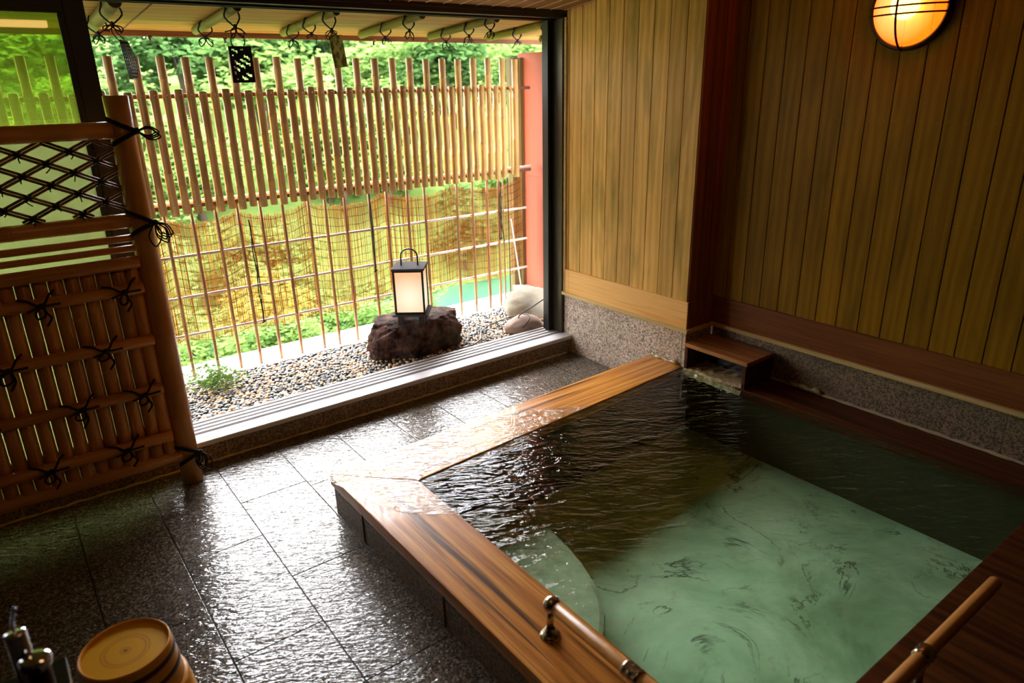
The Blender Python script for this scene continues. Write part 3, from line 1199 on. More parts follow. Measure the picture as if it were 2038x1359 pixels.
def place_tree(kind, x, y, z, s, label, group, name='tree', cat='tree'):
    e = thing(name, label, cat, (x, y, z), group)
    e.rotation_euler = (0, 0, random.Random(x * 7 + y).uniform(0, 6.28))
    e.scale = (s, s, s)
    for src in protos[kind]:
        if not used[kind]:
            c = src
        else:
            c = src.copy(); COL.objects.link(c)
        c.parent = e
    used[kind] = True
    return e


rt = random.Random(3)
treelabs = {0: 'dark green broad tree on the far hillside across the river', 1: 'tall dark green tree in the forest across the river',
            2: 'fresh green tree in the forest across the river', 3: 'narrow fresh green tree on the far bank', 4: 'pale yellow-green sunlit tree on the far hillside'}
for row, (yb, n, s0) in enumerate(((13.2, 15, 0.55), (15.5, 13, 0.75), (18.5, 13, 0.95), (22.5, 12, 1.15), (28, 13, 1.25))):
    for i in range(n):
        ang = math.radians(-8 + 62 * (i + rt.uniform(-0.3, 0.3)) / (n - 1))
        y = yb + rt.uniform(-1.2, 1.2)
        x = math.tan(ang) * y
        if x > 50:
            continue
        kd = rt.choices((0, 1, 2, 3, 4), (3, 3, 4, 3, 1.6 if ang > 0.5 else 0.5))[0]
        z = bank(y + 0.1 * x) - 0.6
        place_tree(kd, x, y, z, s0 * rt.uniform(0.85, 1.2), treelabs[kd], 'trees on the far hillside')
# near bushes on the bank right behind the fence
bl = {2: 'bright green bush on the bank just beyond the ledge', 3: 'small fresh green bush beyond the bamboo fence', 4: 'yellow-green bush beyond the bamboo fence'}
for (x, y, z, s, kd) in ((-0.6, 7.4, -1.6, 0.62, 2), (0.3, 6.6, -1.5, 0.42, 3), (1.3, 6.9, -1.6, 0.40, 2), (2.2, 7.6, -1.9, 0.45, 4), (1.9, 6.0, -1.15, 0.28, 2),
                        (3.6, 8.6, -2.2, 0.42, 2), (-0.3, 10.5, -2.0, 0.95, 4), (1.6, 11.5, -2.6, 0.62, 3), (4.6, 8.4, -2.2, 0.36, 3), (0.5, 9.0, -2.2, 0.6, 2),
                        (-1.2, 5.9, -1.3, 0.42, 3), (0.9, 5.7, -1.2, 0.3, 3), (2.7, 6.2, -1.4, 0.3, 3), (1.1, 8.2, -2.1, 0.6, 3), (2.9, 9.3, -2.3, 0.5, 2), (-1.5, 8.6, -2.0, 0.7, 2), (10.2, 12.2, -2.3, 0.9, 4), (9.3, 8.6, -2.4, 0.6, 3)):
    place_tree(kd, x, y, z, s, bl[kd], 'bushes beyond the fence', 'bush', 'bush')
for i, (co, to) in enumerate(protos):
    if not used[i]:
        bpy.data.objects.remove(co); bpy.data.objects.remove(to)

# fallen log and stones by the river
bm = new_bm()
add_tube(bm, sm([(4.2, 6.9, -0.95), (4.6, 6.6, -1.0), (5.1, 6.2, -1.05)], 5), [0.13 - 0.004 * k for k in range(11)], 12)
single('fallen_log', bm, 'log', 'bleached log lying on the bank beyond the ledge', 'log', loc=(4.6, 6.6, -1.0))

# =================================================================== BAMBOO FENCE (upper palisade)
YF = 4.24
fence = thing('bamboo_fence', 'tall palisade of tan bamboo slats in two alternating heights on the concrete ledge', 'fence', (1.3, YF, 0.095))
step = 0.1222
x0 = 0.652 - step * 10
k = 0
rf = random.Random(8)
for i in range(31):
    x = x0 + i * step
    if x > 3.1:
        break
    bm = new_bm()
    cane(bm, (x, YF - 0.028, 1.073 + rf.uniform(-.004, .004)), (x, YF - 0.028, 1.882 + rf.uniform(-.006, .006)), 0.0215, 0.26, i, 12, ridge=1.12)
    for z in (1.695, 1.115):
        b = bmesh.new(); bmesh.ops.create_icosphere(b, subdivisions=1, radius=0.003); merge(bm, b, 1, Matrix.Translation((x, YF - 0.050, z)))
    part(fence, 'tall_slat', bm, ['bamboo_fence', 'nail'])
    x += step / 2
    if x > 3.05:
        break
    bm = new_bm()
    cane(bm, (x, YF - 0.028, 1.066 + rf.uniform(-.004, .004)), (x, YF - 0.028, 1.716 + rf.uniform(-.008, .008)), 0.0225, 0.27, i + 100, 12, ridge=1.12)
    for z in (1.695, 1.115):
        b = bmesh.new(); bmesh.ops.create_icosphere(b, subdivisions=1, radius=0.003); merge(bm, b, 1, Matrix.Translation((x, YF - 0.051, z)))
    part(fence, 'short_slat', bm, ['bamboo_fence', 'nail'])
bm = new_bm()
cane(bm, (3.205, YF - 0.03, 1.07), (3.205, YF - 0.03, 1.88), 0.0225, 0.3, 77, 12)
part(fence, 'tall_slat', bm, 'bamboo_fence')
bm = new_bm()
cane(bm, (3.165, YF - 0.03, 1.09), (3.165, YF - 0.03, 1.70), 0.010, 0.3, 78, 8)
part(fence, 'short_slat', bm, 'bamboo_fence')
for z in (1.690, 1.110):
    bm = new_bm()
    add_box(bm, -0.7, 3.36, YF - 0.008, YF + 0.006, z - 0.011, z + 0.011, bevel=0.002)
    part(fence, 'rail', bm, 'red_rail')
bm = new_bm()
cane(bm, (-0.7, YF + 0.02, 1.128), (3.38, YF + 0.02, 1.128), 0.012, 0.3, 4, 8)
part(fence, 'rail', bm, 'bamboo_rail')

# lower trellis of thin canes
tre = thing('cane_trellis', 'thin vertical brown canes tied to three pale rails, below the palisade', 'trellis', (1.3, YF, 0.095))
tx = [-0.6, -0.46, -0.33, -0.2, -0.06, 0.08, 0.22, 0.36, 0.50, 0.64, 0.779, 0.923, 1.055, 1.178, 1.308, 1.445, 1.60, 1.708, 1.84, 2.018, 2.14, 2.295, 2.432, 2.686, 2.822, 2.952, 3.054, 3.10]
for i, x in enumerate(tx):
    bm = new_bm()
    cane(bm, (x, YF, 0.096), (x + rf.uniform(-.006, .006), YF, 1.10), 0.0105 if i < 27 else 0.006, 0.19, i * 3, 8, taper=0.1, ridge=1.2)
    part(tre, 'cane', bm, 'bamboo_thin')
for z in (0.828, 0.59, 0.362):
    bm = new_bm()
    cane(bm, (-0.7, YF + 0.018, z + 0.004), (3.33, YF + 0.018, z - 0.004), 0.0085, 0.25, int(z * 100), 8, ridge=1.2)
    part(tre, 'rail', bm, 'bamboo_rail')
bm = new_bm()
for (xa, za, xb, zb) in ((3.13, 1.08, 3.14, 0.12), (3.06, 0.82, 3.09, 0.60)):
    add_tube(bm, [(xa, YF - 0.012, za), (xb, YF - 0.012, zb)], 0.004, 6)
part(tre, 'tie_wire', bm, 'string')

# reed blind with sagging strings
blind = thing('reed_blind', 'sagging golden reed blind with dark strings hung behind the thin canes', 'blind', (1.3, YF + 0.035, 0.34))
peaks = [-0.75, -0.2, 0.36, 0.779, 1.178, 1.60, 2.14, 2.69, 3.30]


def sag(x):
    for a, b in zip(peaks, peaks[1:]):
        if a <= x <= b:
            t = (x - a) / (b - a)
            return 0.058 * (4 * t * (1 - t)) ** 0.8
    return 0


rr = random.Random(2)
V, F = [], []
x = -0.7
nre = 0
while x < 3.30:
    x += rr.choice((0.0046, 0.0054, 0.0062, 0.0078))
    s = sag(x)
    zt = 1.062 - s + rr.uniform(-0.012, 0.008)
    lowr = 0.335 if x < 1.9 else 0.335 + 0.02
    zb = lowr - s * 0.5 + rr.uniform(-0.02, 0.012)
    if rr.random() < 0.06:
        zb += rr.uniform(0, 0.3)
    w = rr.uniform(0.0013, 0.0023)
    yo = YF + 0.038 + rr.uniform(-0.003, 0.003)
    b0 = len(V)
    nseg = 5
    for k in range(nseg + 1):
        zz = zt + (zb - zt) * k / nseg
        xx = x + rr.uniform(-0.0014, 0.0014)
        for q in range(4):
            V.append((xx + w * math.cos(q * PI / 2), yo + w * math.sin(q * PI / 2), zz))
    for k in range(nseg):
        for q in range(4):
            a = b0 + k * 4 + q
            a2 = b0 + k * 4 + (q + 1) % 4
            F.append((a, a2, a2 + 4, a + 4))
off = np.array([1.3, YF + 0.035, 0.34])
o = arrays_obj('reeds', np.array(V) - off, F, 'reed')
o.parent = blind
o['kind'] = 'stuff'
for k in range(14):
    z = 1.035 - k * 0.053
    bm = new_bm()
    pts = []
    for i in range(134):
        xx = -0.7 + i * 0.03
        pts.append((xx, YF + 0.033, z - sag(xx) * (1 - 0.02 * k) + 0.003 * math.sin(xx * 40 + k)))
    add_tube(bm, pts, 0.0016, 4)
    part(blind, 'string', bm, 'string')
for xx, za, zb in ((1.224, 1.0, 0.36), (2.005, 1.10, 0.55), (3.053, 1.05, 0.62)):
    t = thing('black_cord', 'doubled black cord hanging down the front of the reed blind', 'cord', (xx, YF - 0.03, za), 'cords on the reed blind')
    t['label'] = {1.224: 'doubled black cord hanging alone between two canes, left part of the reed blind', 2.005: 'black twisted cord wound down the cane left behind the lantern',
                  3.053: 'black cord down the cane next to the terracotta wall'}[xx]
    bm = new_bm()
    pa = [(xx + 0.004 * math.sin(i * 0.8), YF - 0.022, za + (zb - za) * i / 20) for i in range(21)]
    pb = [(xx + 0.012 * math.sin(i * PI / 20) - 0.003, YF - 0.025, za + (zb - za) * i / 20) for i in range(21)]
    add_tube(bm, pa, 0.0035, 6)
    add_tube(bm, pb, 0.003, 6)
    add_tube(bm, [(xx - .012, YF - 0.024, zb), (xx + .012, YF - 0.024, zb + .01)], 0.005, 6)
    part(t, 'strand', bm, 'rope')

# leaning pale stick at the right end
bm = new_bm()
cane(bm, (3.09, 4.14, 0.78), (3.17, 4.10, 0.10), 0.006, 0.3, 5, 6)
single('leaning_stick', bm, 'bamboo_rail', 'thin pale stick leaning against the trellis near the terracotta wall', 'stick', loc=(3.17, 4.10, 0.10))

# =================================================================== BAMBOO RAFTERS with rope ties
RXs = [0.626 - 0.5, 0.626, 1.131, 1.617, 2.111, 2.607, 3.084, 3.56]


def tie(bm, c, r, seed, hang=0.055, big=1.0):
    """rope looped round a pole along Y at c (centre), gathered in a knot below with loops and tails"""
    rd = random.Random(seed)
    cx, cy, cz = c
    kx = cx + rd.uniform(-0.008, 0.008)
    knot = Vector((kx, cy - 0.004, cz - hang))
    for d in (-0.004, 0.0035):
        ring = []
        for i in range(9):
            a = PI * i / 8
            ring.append(Vector((cx + (r + 0.004) * math.cos(a), cy + d, cz + (r + 0.004) * math.sin(a))))
        loop = [knot, Vector((cx + (r + .012), cy + d, cz - hang * 0.45))] + ring + [Vector((cx - (r + .012), cy + d, cz - hang * 0.45)), knot]
        add_tube(bm, sm(loop, 3), 0.0028 * big, 6)
    b = bmesh.new()
    bmesh.ops.create_icosphere(b, subdivisions=2, radius=0.0085 * big)
    merge(bm, b, 0, Matrix.Translation(knot) @ Matrix.Diagonal((1, 1, 1.5, 1)))
    for sgn in (-1, 1):
        w = rd.uniform(0.018, 0.032) * big
        l = rd.uniform(0.018, 0.05) * big
        add_tube(bm, sm([knot, knot + Vector((sgn * w, 0.004, -l * 0.3)), knot + Vector((sgn * w * 0.9, 0.0, -l)), knot + Vector((sgn * w * 0.2, -0.004, -l * 0.6)), knot], 5), 0.0024 * big, 5)
        add_tube(bm, sm([knot, knot + Vector((sgn * rd.uniform(0.012, 0.03), 0, -0.012)), knot + Vector((sgn * rd.uniform(0.012, 0.05), 0.006, -rd.uniform(0.02, 0.055)))], 4), 0.0026 * big, 5)
    return knot


NAMES = ['behind the green glass door', 'leftmost of those seen through the open window', 'with the black cut-out plaque hanging from it', 'with the yellow-green plaque hanging from it',
         'fourth from the left in the open window', 'fifth from the left in the open window', 'second from the terracotta wall side', 'nearest the terracotta wall, mostly hidden']
knots = {}
for i, x in enumerate(RXs):
    rr_ = 0.030 if i < 2 else 0.0225
    t = thing('bamboo_rafter', 'olive bamboo rafter under the eaves, ' + NAMES[i], 'bamboo pole', (x, EY, EZ), 'bamboo rafters under the eaves')
    bm = new_bm()
    zi = EZ + 0.066 * (EY - 3.58)
    cane(bm, (x, EY, EZ), (x, 3.585, zi), rr_, 0.34, i + 3, 14, start=0.26, ridge=1.06)
    part(t, 'cane', bm, 'bamboo_green')
    ties = {1: (4.13, 3.71), 2: (4.16, 3.68), 3: (4.14, 3.88), 4: (4.02, 3.74), 5: (4.10, 3.83), 6: (4.02, 3.72)}.get(i, (4.1, 3.8))
    if i == 3:
        ties = (4.20, 3.95, 3.68)
    if i == 5:
        ties = (4.15, 3.88, 3.66)
    for j, yt in enumerate(ties):
        bm = new_bm()
        last = (j == len(ties) - 1) and i in (1, 2, 3)
        kn = tie(bm, (x, yt, EZ + 0.066 * (EY - yt)), rr_, i * 7 + j, 0.075 if last else 0.058, 1.15 if i < 3 else 1.0)
        if last:
            knots[i] = kn
        part(t, 'rope_tie', bm, 'rope')

# hanging plaques
# 1: black plaque with slanting cut-outs
kx, ky, kz = knots[2]
PZ1, PZ0 = 1.909, 1.745
w = 0.054
cx = 1.145
t = thing('hanging_plaque', 'black rectangular plaque with slanting cut-outs hanging from a ring of cord', 'ornament', (cx, ky, PZ1))
bm = new_bm()
rows, colsn = 26, 16
d = 0.003


def hole(i, j):
    u = (i + 0.5) / colsn
    v = (j + 0.5) / rows
    if u < 0.1 or u > 0.9 or v < 0.07 or v > 0.93:
        return False
    s = (v - 0.36 * u) * 6.2
    band = (s % 1.0) < 0.42
    blk = math.sin(u * 9 + int(math.floor(s)) * 2.1) > -0.45
    return band and blk


for i in range(colsn):
    for j in range(rows):
        if not hole(i, j):
            xa = cx - w + 2 * w * i / colsn
            za = PZ1 - (PZ1 - PZ0) * (j + 1) / rows
            add_box(bm, xa, xa + 2 * w / colsn, ky - d, ky + d, za, za + (PZ1 - PZ0) / rows)
bmesh.ops.remove_doubles(bm, verts=bm.verts[:], dist=1e-5)
part(t, 'plaque', bm, 'black_metal')
bm = new_bm()
pts = [(cx - 0.004 + 0.032 * math.cos(a), ky, PZ1 + 0.022 + 0.036 * math.sin(a)) for a in [(-0.65 + i * 0.28) for i in range(17)] if True]
add_tube(bm, pts, 0.0028, 6)
add_tube(bm, sm([(kx, ky, kz), (cx - 0.002, ky, PZ1 + 0.058)], 3), 0.0026, 6)
part(t, 'cord_ring', bm, 'rope')
# 2: dark slatted plaque seen edge-on
kx, ky, kz = knots[1]
t = thing('hanging_plaque', 'narrow dark curved lattice plaque seen nearly edge-on, beside the door frame', 'ornament', (0.648, ky, 1.93))
bm = new_bm()
for q in range(7):
    f = q / 6
    yy0 = ky - 0.05 + 0.10 * f
    xx0 = 0.63 + 0.046 * f
    bow_ = 0.012 * math.sin(PI * 0.5)
    pts = [(xx0 + 0.014 * math.sin(PI * k / 8) * f + 0.012 * k / 8, yy0, 1.925 - 0.155 * k / 8) for k in range(9)]
    add_tube(bm, pts, 0.0033, 5)
for k in range(12):
    z = 1.925 - 0.155 * k / 11
    b_ = 0.014 * math.sin(PI * k / 11)
    add_tube(bm, [(0.63 + 0.012 * k / 11, ky - 0.05, z), (0.676 + b_ + 0.012 * k / 11, ky + 0.05, z)], 0.003, 5)
part(t, 'plaque', bm, 'black_metal')
bm = new_bm()
add_tube(bm, sm([(0.632, ky - 0.02, 1.925), (kx - .006, ky, kz - 0.03), (kx, ky, kz), (kx + 0.012, ky, kz - 0.03), (0.668, ky + 0.03, 1.925)], 4), 0.0024, 6)
part(t, 'cord', bm, 'rope')
# 3: yellow-green openwork plaque
kx, ky, kz = knots[3]


def mat_plaque():
    tt = NT('yellow_green_carved_resin')
    n = tt.noise(tt.coord('Object', (60, 60, 25), (0, 0.7, 0)), 1, 4, 0.6)
    c = tt.ramp(n, [(0.44, (0.55, 0.58, 0.12)), (0.56, (0.16, 0.13, 0.03))])
    tt.bsdf(c, 0.5, tt.bump(n, 0.4, 0.004))
    return tt.m


M['plaque_y'] = mat_plaque()
t = thing('hanging_plaque', 'yellow-green carved rectangular plaque hanging slightly tilted from black cord', 'ornament', (1.65, ky, 1.967))
bm = new_bm()
b = bmesh.new()
add_box(b, -0.034, 0.034, -0.004, 0.004, -0.155, 0.0, bevel=0.0015)
add_box(b, -0.034, -0.028, -0.006, 0.006, -0.155, 0.0, bevel=0.001)
add_box(b, 0.028, 0.034, -0.006, 0.006, -0.155, 0.0, bevel=0.001)
merge(bm, b, 0, Matrix.Translation((1.638, ky, 1.967)) @ Matrix.Rotation(math.radians(-7), 4, 'Y') @ Matrix.Rotation(math.radians(-20), 4, 'Z'))
part(t, 'plaque', bm, 'plaque_y')
bm = new_bm()
add_tube(bm, sm([(1.628, ky, 1.962), (kx - .008, ky, kz - 0.02), (kx, ky, kz), (kx + 0.006, ky, kz - 0.02), (1.652, ky, 1.962)], 4), 0.0022, 6)
part(t, 'cord', bm, 'rope')
# thin wires dropping from the fascia to the fence and small hooks
for i, (x, lab) in enumerate(((1.02, 'thin wire hanging left of the black plaque'), (1.93, 'thin wire hanging in the middle of the window'), (2.93, 'thin wire hanging nearest the terracotta wall'), (-0.15, 'thin wire seen through the green glass'))):
    bm = new_bm()
    add_tube(bm, [(x, 4.54, 2.01), (x + 0.05, 4.40, 1.55)], 0.0016, 5)
    single('hanging_wire', bm, 'string', lab + ', from the eaves down to the fence', 'wire', 'wires from the eaves', loc=(x, 4.54, 2.01))
for i, (x, lab) in enumerate(((0.93, 'small brass hook under the eaves left of the black plaque'), (1.33, 'small brass hook under the eaves just right of the black plaque'), (2.28, 'small hook under the eaves at the middle of the window'))):
    t = thing('eave_hook', lab, 'hook', (x, 4.52, 2.0))
    bm = new_bm()
    add_box(bm, x - 0.012, x + 0.012, 4.51, 4.53, 1.992, 2.01, bevel=0.002)
    part(t, 'plate', bm, 'steel')
    bm = new_bm()
    add_tube(bm, [(x, 4.52, 1.995), (x, 4.52, 1.972)], 0.007, 8)
    part(t, 'peg', bm, 'black_metal')

# =================================================================== ROCKS, PEBBLES, LANTERN


def rock_bm(c, r, seed, sub=5, amp=0.18, freq=1.6, flat=0.0):
    b = bmesh.new()
    bmesh.ops.create_icosphere(b, subdivisions=sub, radius=1)
    for v in b.verts:
        p = v.co.copy()
        n = noise.fractal(p * freq + Vector((seed, 0, 0)), 1.0, 2.0, 5)
        n2 = noise.fractal(p * 6 + Vector((0, seed, 0)), 0.8, 2.0, 4)
        k = 1 + amp * n + amp * 0.22 * n2
        v.co = p * k
        if flat and v.co.z > flat * 0.6:
            e = v.co.z - flat * 0.6
            v.co.z = flat * 0.6 + flat * 0.4 * (1 - math.exp(-e / (flat * 0.4)))
    for f in b.faces:
        f.smooth = True
    out = bmesh.new()
    merge(out, b, 0, Matrix.Translation(c) @ Matrix.Diagonal((*r, 1)))
    return out


single('volcanic_rock', rock_bm((2.07, 3.86, 0.185), (0.315, 0.20, 0.235), 4.2, 5, 0.22, 1.5, 0.62), 'rock', 'large dark reddish rough rock on the pebbles, carrying the lantern', 'rock', loc=(2.09, 3.86, 0.08))
single('boulder', rock_bm((3.10, 3.93, 0.17), (0.21, 0.17, 0.125), 9.1, 4, 0.10, 1.0), 'boulder', 'large pale smooth boulder at the foot of the terracotta wall', 'rock', loc=(3.10, 3.93, 0.08))
single('boulder', rock_bm((2.84, 3.685, 0.12), (0.15, 0.095, 0.075), 3.3, 4, 0.10, 1.0), 'boulder_pink', 'smaller pinkish boulder beside the sill, in front of the bigger boulder', 'rock', loc=(2.84, 3.685, 0.08))

# pebbles
rp = random.Random(11)
ico = bmesh.new()
bmesh.ops.create_icosphere(ico, subdivisions=2, radius=1)
IV = np.array([v.co[:] for v in ico.verts]); IF = np.array([[v.index for v in f.verts] for f in ico.faces])
ico.free()
peb_mats = ['peb_dark', 'peb_tan', 'peb_cream', 'peb_grey']
spots = []
for layer in range(2):
    yv = 3.585
    row = 0
    while yv < 4.19:
        xv = 0.42 + (0.011 if row % 2 else 0)
        while xv < 3.36:
            spots.append((xv + rp.uniform(-.007, .007), yv + rp.uniform(-.007, .007), 0.078 + layer * 0.012 + rp.uniform(0, 0.006)))
            xv += 0.0235
        yv += 0.0205
        row += 1


def inside_rock(x, y):
    return ((x - 2.09) / 0.19) ** 2 + ((y - 3.86) / 0.13) ** 2 < 1 or ((x - 3.10) / 0.17) ** 2 + ((y - 3.93) / 0.13) ** 2 < 1 or ((x - 2.84) / 0.12) ** 2 + ((y - 3.685) / 0.07) ** 2 < 1


spots = [s for s in spots if not inside_rock(s[0], s[1])]
spots.sort(key=lambda s: (0 if (s[0] > 0.60 and s[2] > 0.088) else 1, s[0] ** 2 + s[1] ** 2))
indiv, rest = spots[:300], spots[300:]
pm = []
for k, mt in enumerate(peb_mats):
    for q in range(2):
        s = random.Random(k * 5 + q)
        V = IV * [0.0135 * s.uniform(.85, 1.2), 0.0105 * s.uniform(.85, 1.1), 0.0075]
        V = V * (1 + 0.08 * np.sin(IV[:, [1, 2, 0]] * 3 + k))
        oo = arrays_obj('pebble', V, IF, mt, True)
        pm.append((oo.data, mt))
        bpy.data.objects.remove(oo)
pl = {'peb_dark': 'small dark slate pebble lying in the gravel bed along the sill', 'peb_tan': 'small tan pebble lying in the gravel bed along the sill',
      'peb_cream': 'small cream pebble lying in the gravel bed along the sill', 'peb_grey': 'small grey pebble lying in the gravel bed along the sill'}
for s in indiv:
    k = rp.choices(range(4), (42, 28, 16, 14))[0]
    me, mt = pm[k * 2 + rp.randrange(2)]
    o = bpy.data.objects.new('pebble', me)
    COL.objects.link(o)
    o.location = s
    o.rotation_euler = (rp.uniform(-.35, .35), rp.uniform(-.35, .35), rp.uniform(0, 6.28))
    sc_ = rp.uniform(0.8, 1.25)
    o.scale = (sc_, sc_, sc_)
    o['label'] = pl[mt]
    o['category'] = 'pebble'
    o['group'] = 'pebbles along the sill'
n = len(rest)
r_ = np.random.default_rng(4)
sub1 = bmesh.new(); bmesh.ops.create_icosphere(sub1, subdivisions=1, radius=1)
JV = np.array([v.co[:] for v in sub1.verts]); JF = np.array([[v.index for v in f.verts] for f in sub1.faces]); sub1.free()
th = r_.uniform(0, 2 * PI, n)
scl = r_.uniform(0.8, 1.3, (n, 1)) * np.array([[0.0135, 0.0105, 0.0078]])
P = JV[None] * scl[:, None, :]
tl = r_.uniform(-.35, .35, n)
c_, s_ = np.cos(tl)[:, None], np.sin(tl)[:, None]
P = np.stack([P[..., 0], P[..., 1] * c_ - P[..., 2] * s_, P[..., 1] * s_ + P[..., 2] * c_], -1)
c_, s_ = np.cos(th)[:, None], np.sin(th)[:, None]
P = np.stack([P[..., 0] * c_ - P[..., 1] * s_, P[..., 0] * s_ + P[..., 1] * c_, P[..., 2]], -1) + np.array(rest)[:, None, :]
FF = (JF[None] + (np.arange(n) * len(JV))[:, None, None]).reshape(-1, 3)
o = arrays_obj('gravel_pebbles', P.reshape(-1, 3), FF, peb_mats, True)
mi = np.repeat(r_.choice(4, n, p=[.40, .28, .18, .14]), len(JF)).astype(np.int32)
o.data.polygons.foreach_set('material_index', mi)
o['kind'] = 'stuff'
o['label'] = 'bed of small mixed dark, tan and cream pebbles between window sill and fence'
o['category'] = 'gravel'

# lantern, turned to face the room
LC = Vector((2.02, 3.765, 0.345))
LR = Matrix.Translation(LC) @ Matrix.Rotation(math.radians(-38), 4, 'Z')
M['lantern_paper'] = mat_emit_paper('glowing_lantern_paper', (1.0, 0.93, 0.68), 1.08, (0, 0, 0.14), 0.175, (0.92, 0.52, 0.27), 0.47)
lan = thing('garden_lantern', 'square paper lantern glowing warm with dark metal frame, standing on the volcanic rock', 'lantern', LC)


def lpart(name, fn, mats, par=None, label=None):
    b = bmesh.new()
    fn(b)
    out = bmesh.new()
    merge(out, b, None, LR)
    return part(par or lan, name, out, mats, label)


hw = 0.088
lpart('base_plate', lambda b: (add_box(b, -hw - .022, hw + .022, -hw - .022, hw + .022, 0.028, 0.040, bevel=0.003)), 'lantern_roof')
for sx in (-1, 1):
    for sy in (-1, 1):
        lpart('foot', lambda b: add_box(b, sx * 0.065 - .018, sx * 0.065 + .018, sy * 0.065 - .018, sy * 0.065 + .018, -0.03, 0.028, bevel=0.003), 'iron')
for sx in (-1, 1):
    for sy in (-1, 1):
        lpart('post', lambda b: add_box(b, sx * hw - .006, sx * hw + .006, sy * hw - .006, sy * hw + .006, 0.040, 0.318, bevel=0.001), 'iron')


def rails(b):
    for z in (0.040, 0.306):
        for s in (-1, 1):
            add_box(b, -hw, hw, s * hw - .005, s * hw + .005, z, z + 0.012)
            add_box(b, s * hw - .005, s * hw + .005, -hw, hw, z, z + 0.012)


lpart('frame_rails', rails, 'iron')
for ax, s in ((0, -1), (0, 1), (1, -1), (1, 1)):
    if ax == 0:
        lpart('paper_panel', lambda b: add_box(b, -hw + .006, hw - .006, s * (hw - .003) - .0015, s * (hw - .003) + .0015, 0.05, 0.308), 'lantern_paper')
    else:
        lpart('paper_panel', lambda b: add_box(b, s * (hw - .003) - .0015, s * (hw - .003) + .0015, -hw + .006, hw - .006, 0.05, 0.308), 'lantern_paper')
lpart('roof_plate', lambda b: add_box(b, -hw - .012, hw + .012, -hw - .012, hw + .012, 0.316, 0.330, bevel=0.003), 'lantern_roof')
lpart('handle', lambda b: add_tube(b, [(0.052 * math.cos(PI * i / 14), 0, 0.330 + (0.055 + 0.048 * math.sin(PI * i / 14)) * (1 if 0 < i < 14 else 0) + (0.0 if 0 < i < 14 else 0.0)) for i in range(15)], 0.005, 8), 'iron')
pt = bpy.data.lights.new('lantern_bulb', 'POINT')
pt.energy = 1.2
pt.color = (1, 0.75, 0.45)
pt.shadow_soft_size = 0.03
pl_ = bpy.data.objects.new('lantern_bulb', pt)
COL.objects.link(pl_)
pl_.parent = lan
pl_.location = (0, 0, 0.36)
pt.energy = 0.0

# cable from the lantern round to the window jamb
bm = new_bm()
cp = [(2.16, 3.70, 0.115), (2.30, 3.62, 0.105), (2.45, 3.66, 0.108), (2.56, 3.80, 0.110), (2.68, 3.86, 0.115), (2.80, 3.80, 0.16), (2.87, 3.68, 0.20), (2.82, 3.60, 0.185), (2.76, 3.62, 0.13), (2.80, 3.68, 0.20), (2.88, 3.62, 0.27), (2.99, 3.585, 0.33)]
add_tube(bm, sm(cp, 8), 0.0042, 8)
single('power_cable', bm, 'cable', 'black electric cable curling over the pebbles and small boulder to the window jamb', 'cable', loc=(2.5, 3.7, 0.1))

# plant tuft at the left end of the gravel
tuft = thing('leafy_groundcover', 'low bright green leafy plant at the left end of the pebbles', 'plant', (0.82, 4.10, 0.085))
for q in range(14):
    pass
lo = leaf_mesh('foliage', 620, 0.24, 0.07, 0.017, 'leaf_b', 0.045, seed=33, clumps=16)
lo.parent = tuft
bm = new_bm()
for q in range(12):
    a = q * 2.4
    add_tube(bm, sm([(0.82, 4.10, 0.08), (0.82 + 0.05 * math.cos(a), 4.10 + 0.04 * math.sin(a), 0.12), (0.82 + 0.13 * math.cos(a), 4.10 + 0.10 * math.sin(a), 0.14)], 3), 0.0015, 4)
part(tuft, 'stems', bm, 'leaf_b')

# =================================================================== BAMBOO SCREEN inside
SY = 3.20
scr = thing('bamboo_screen', 'dark orange bamboo screen with diamond lattice above upright slats, left of the window', 'screen', (0.1, SY, 0))
bm = new_bm()
cane(bm, (0.497, SY, 0.0), (0.497, SY, 1.70), 0.046, 0.42, 3, 20, ridge=1.03, start=0.34)
part(scr, 'post', bm, 'bamboo_screen_v')
bm = new_bm()
cane(bm, (-1.30, SY, 0.0), (-1.30, SY, 1.70), 0.046, 0.42, 9, 20, ridge=1.03)
part(scr, 'post', bm, 'bamboo_screen_v')
zr = [(1.573, 0.033), (1.222, 0.030), (1.152, 0.015), (1.110, 0.014)]
for i, (z, r) in enumerate(zr):
    bm = new_bm()
    cane(bm, (-1.28, SY, z), (0.462, SY, z), r, 0.38, i + 20, 14, ridge=1.04)
    part(scr, 'rail', bm, 'bamboo_screen_h')
# lower bottom rail tied to the post
bm = new_bm()
cane(bm, (-1.28, SY - 0.01, 0.150), (0.47, SY - 0.01, 0.150), 0.030, 0.45, 31, 14, ridge=1.04)
part(scr, 'rail', bm, 'bamboo_screen_h')
# capping rail and the four cross rails with bows
SR = [(1.060, 0.026, 0.455), (0.950, 0.024, 0.452), (0.722, 0.024, 0.450), (0.498, 0.024, 0.447), (0.268, 0.024, 0.445)]
for i, (z, r, xe) in enumerate(SR):
    bm = new_bm()
    cane(bm, (-1.28, SY - 0.040, z), (xe, SY - 0.040, z), r, 0.42, i + 40, 14, ridge=1.04)
    part(scr, 'rail', bm, 'bamboo_screen_h')
x = 0.428
i = 0
while x > -1.25:
    bm = new_bm()
    cane(bm, (x, SY, 0.150), (x, SY, 1.065), 0.0272 if x > 0.12 else 0.0264, 0.27, i + 60, 12, ridge=1.02)
    part(scr, 'slat', bm, 'bamboo_screen_v')
    x -= 0.0545
    i += 1
# diamond lattice, each line a pair of split canes, tied at the crossings
LZ0, LZ1 = 1.25, 1.545
DX, DZ = 0.165, 0.0785
ux, uz = DX / 2, DZ / 2
slope = uz / ux


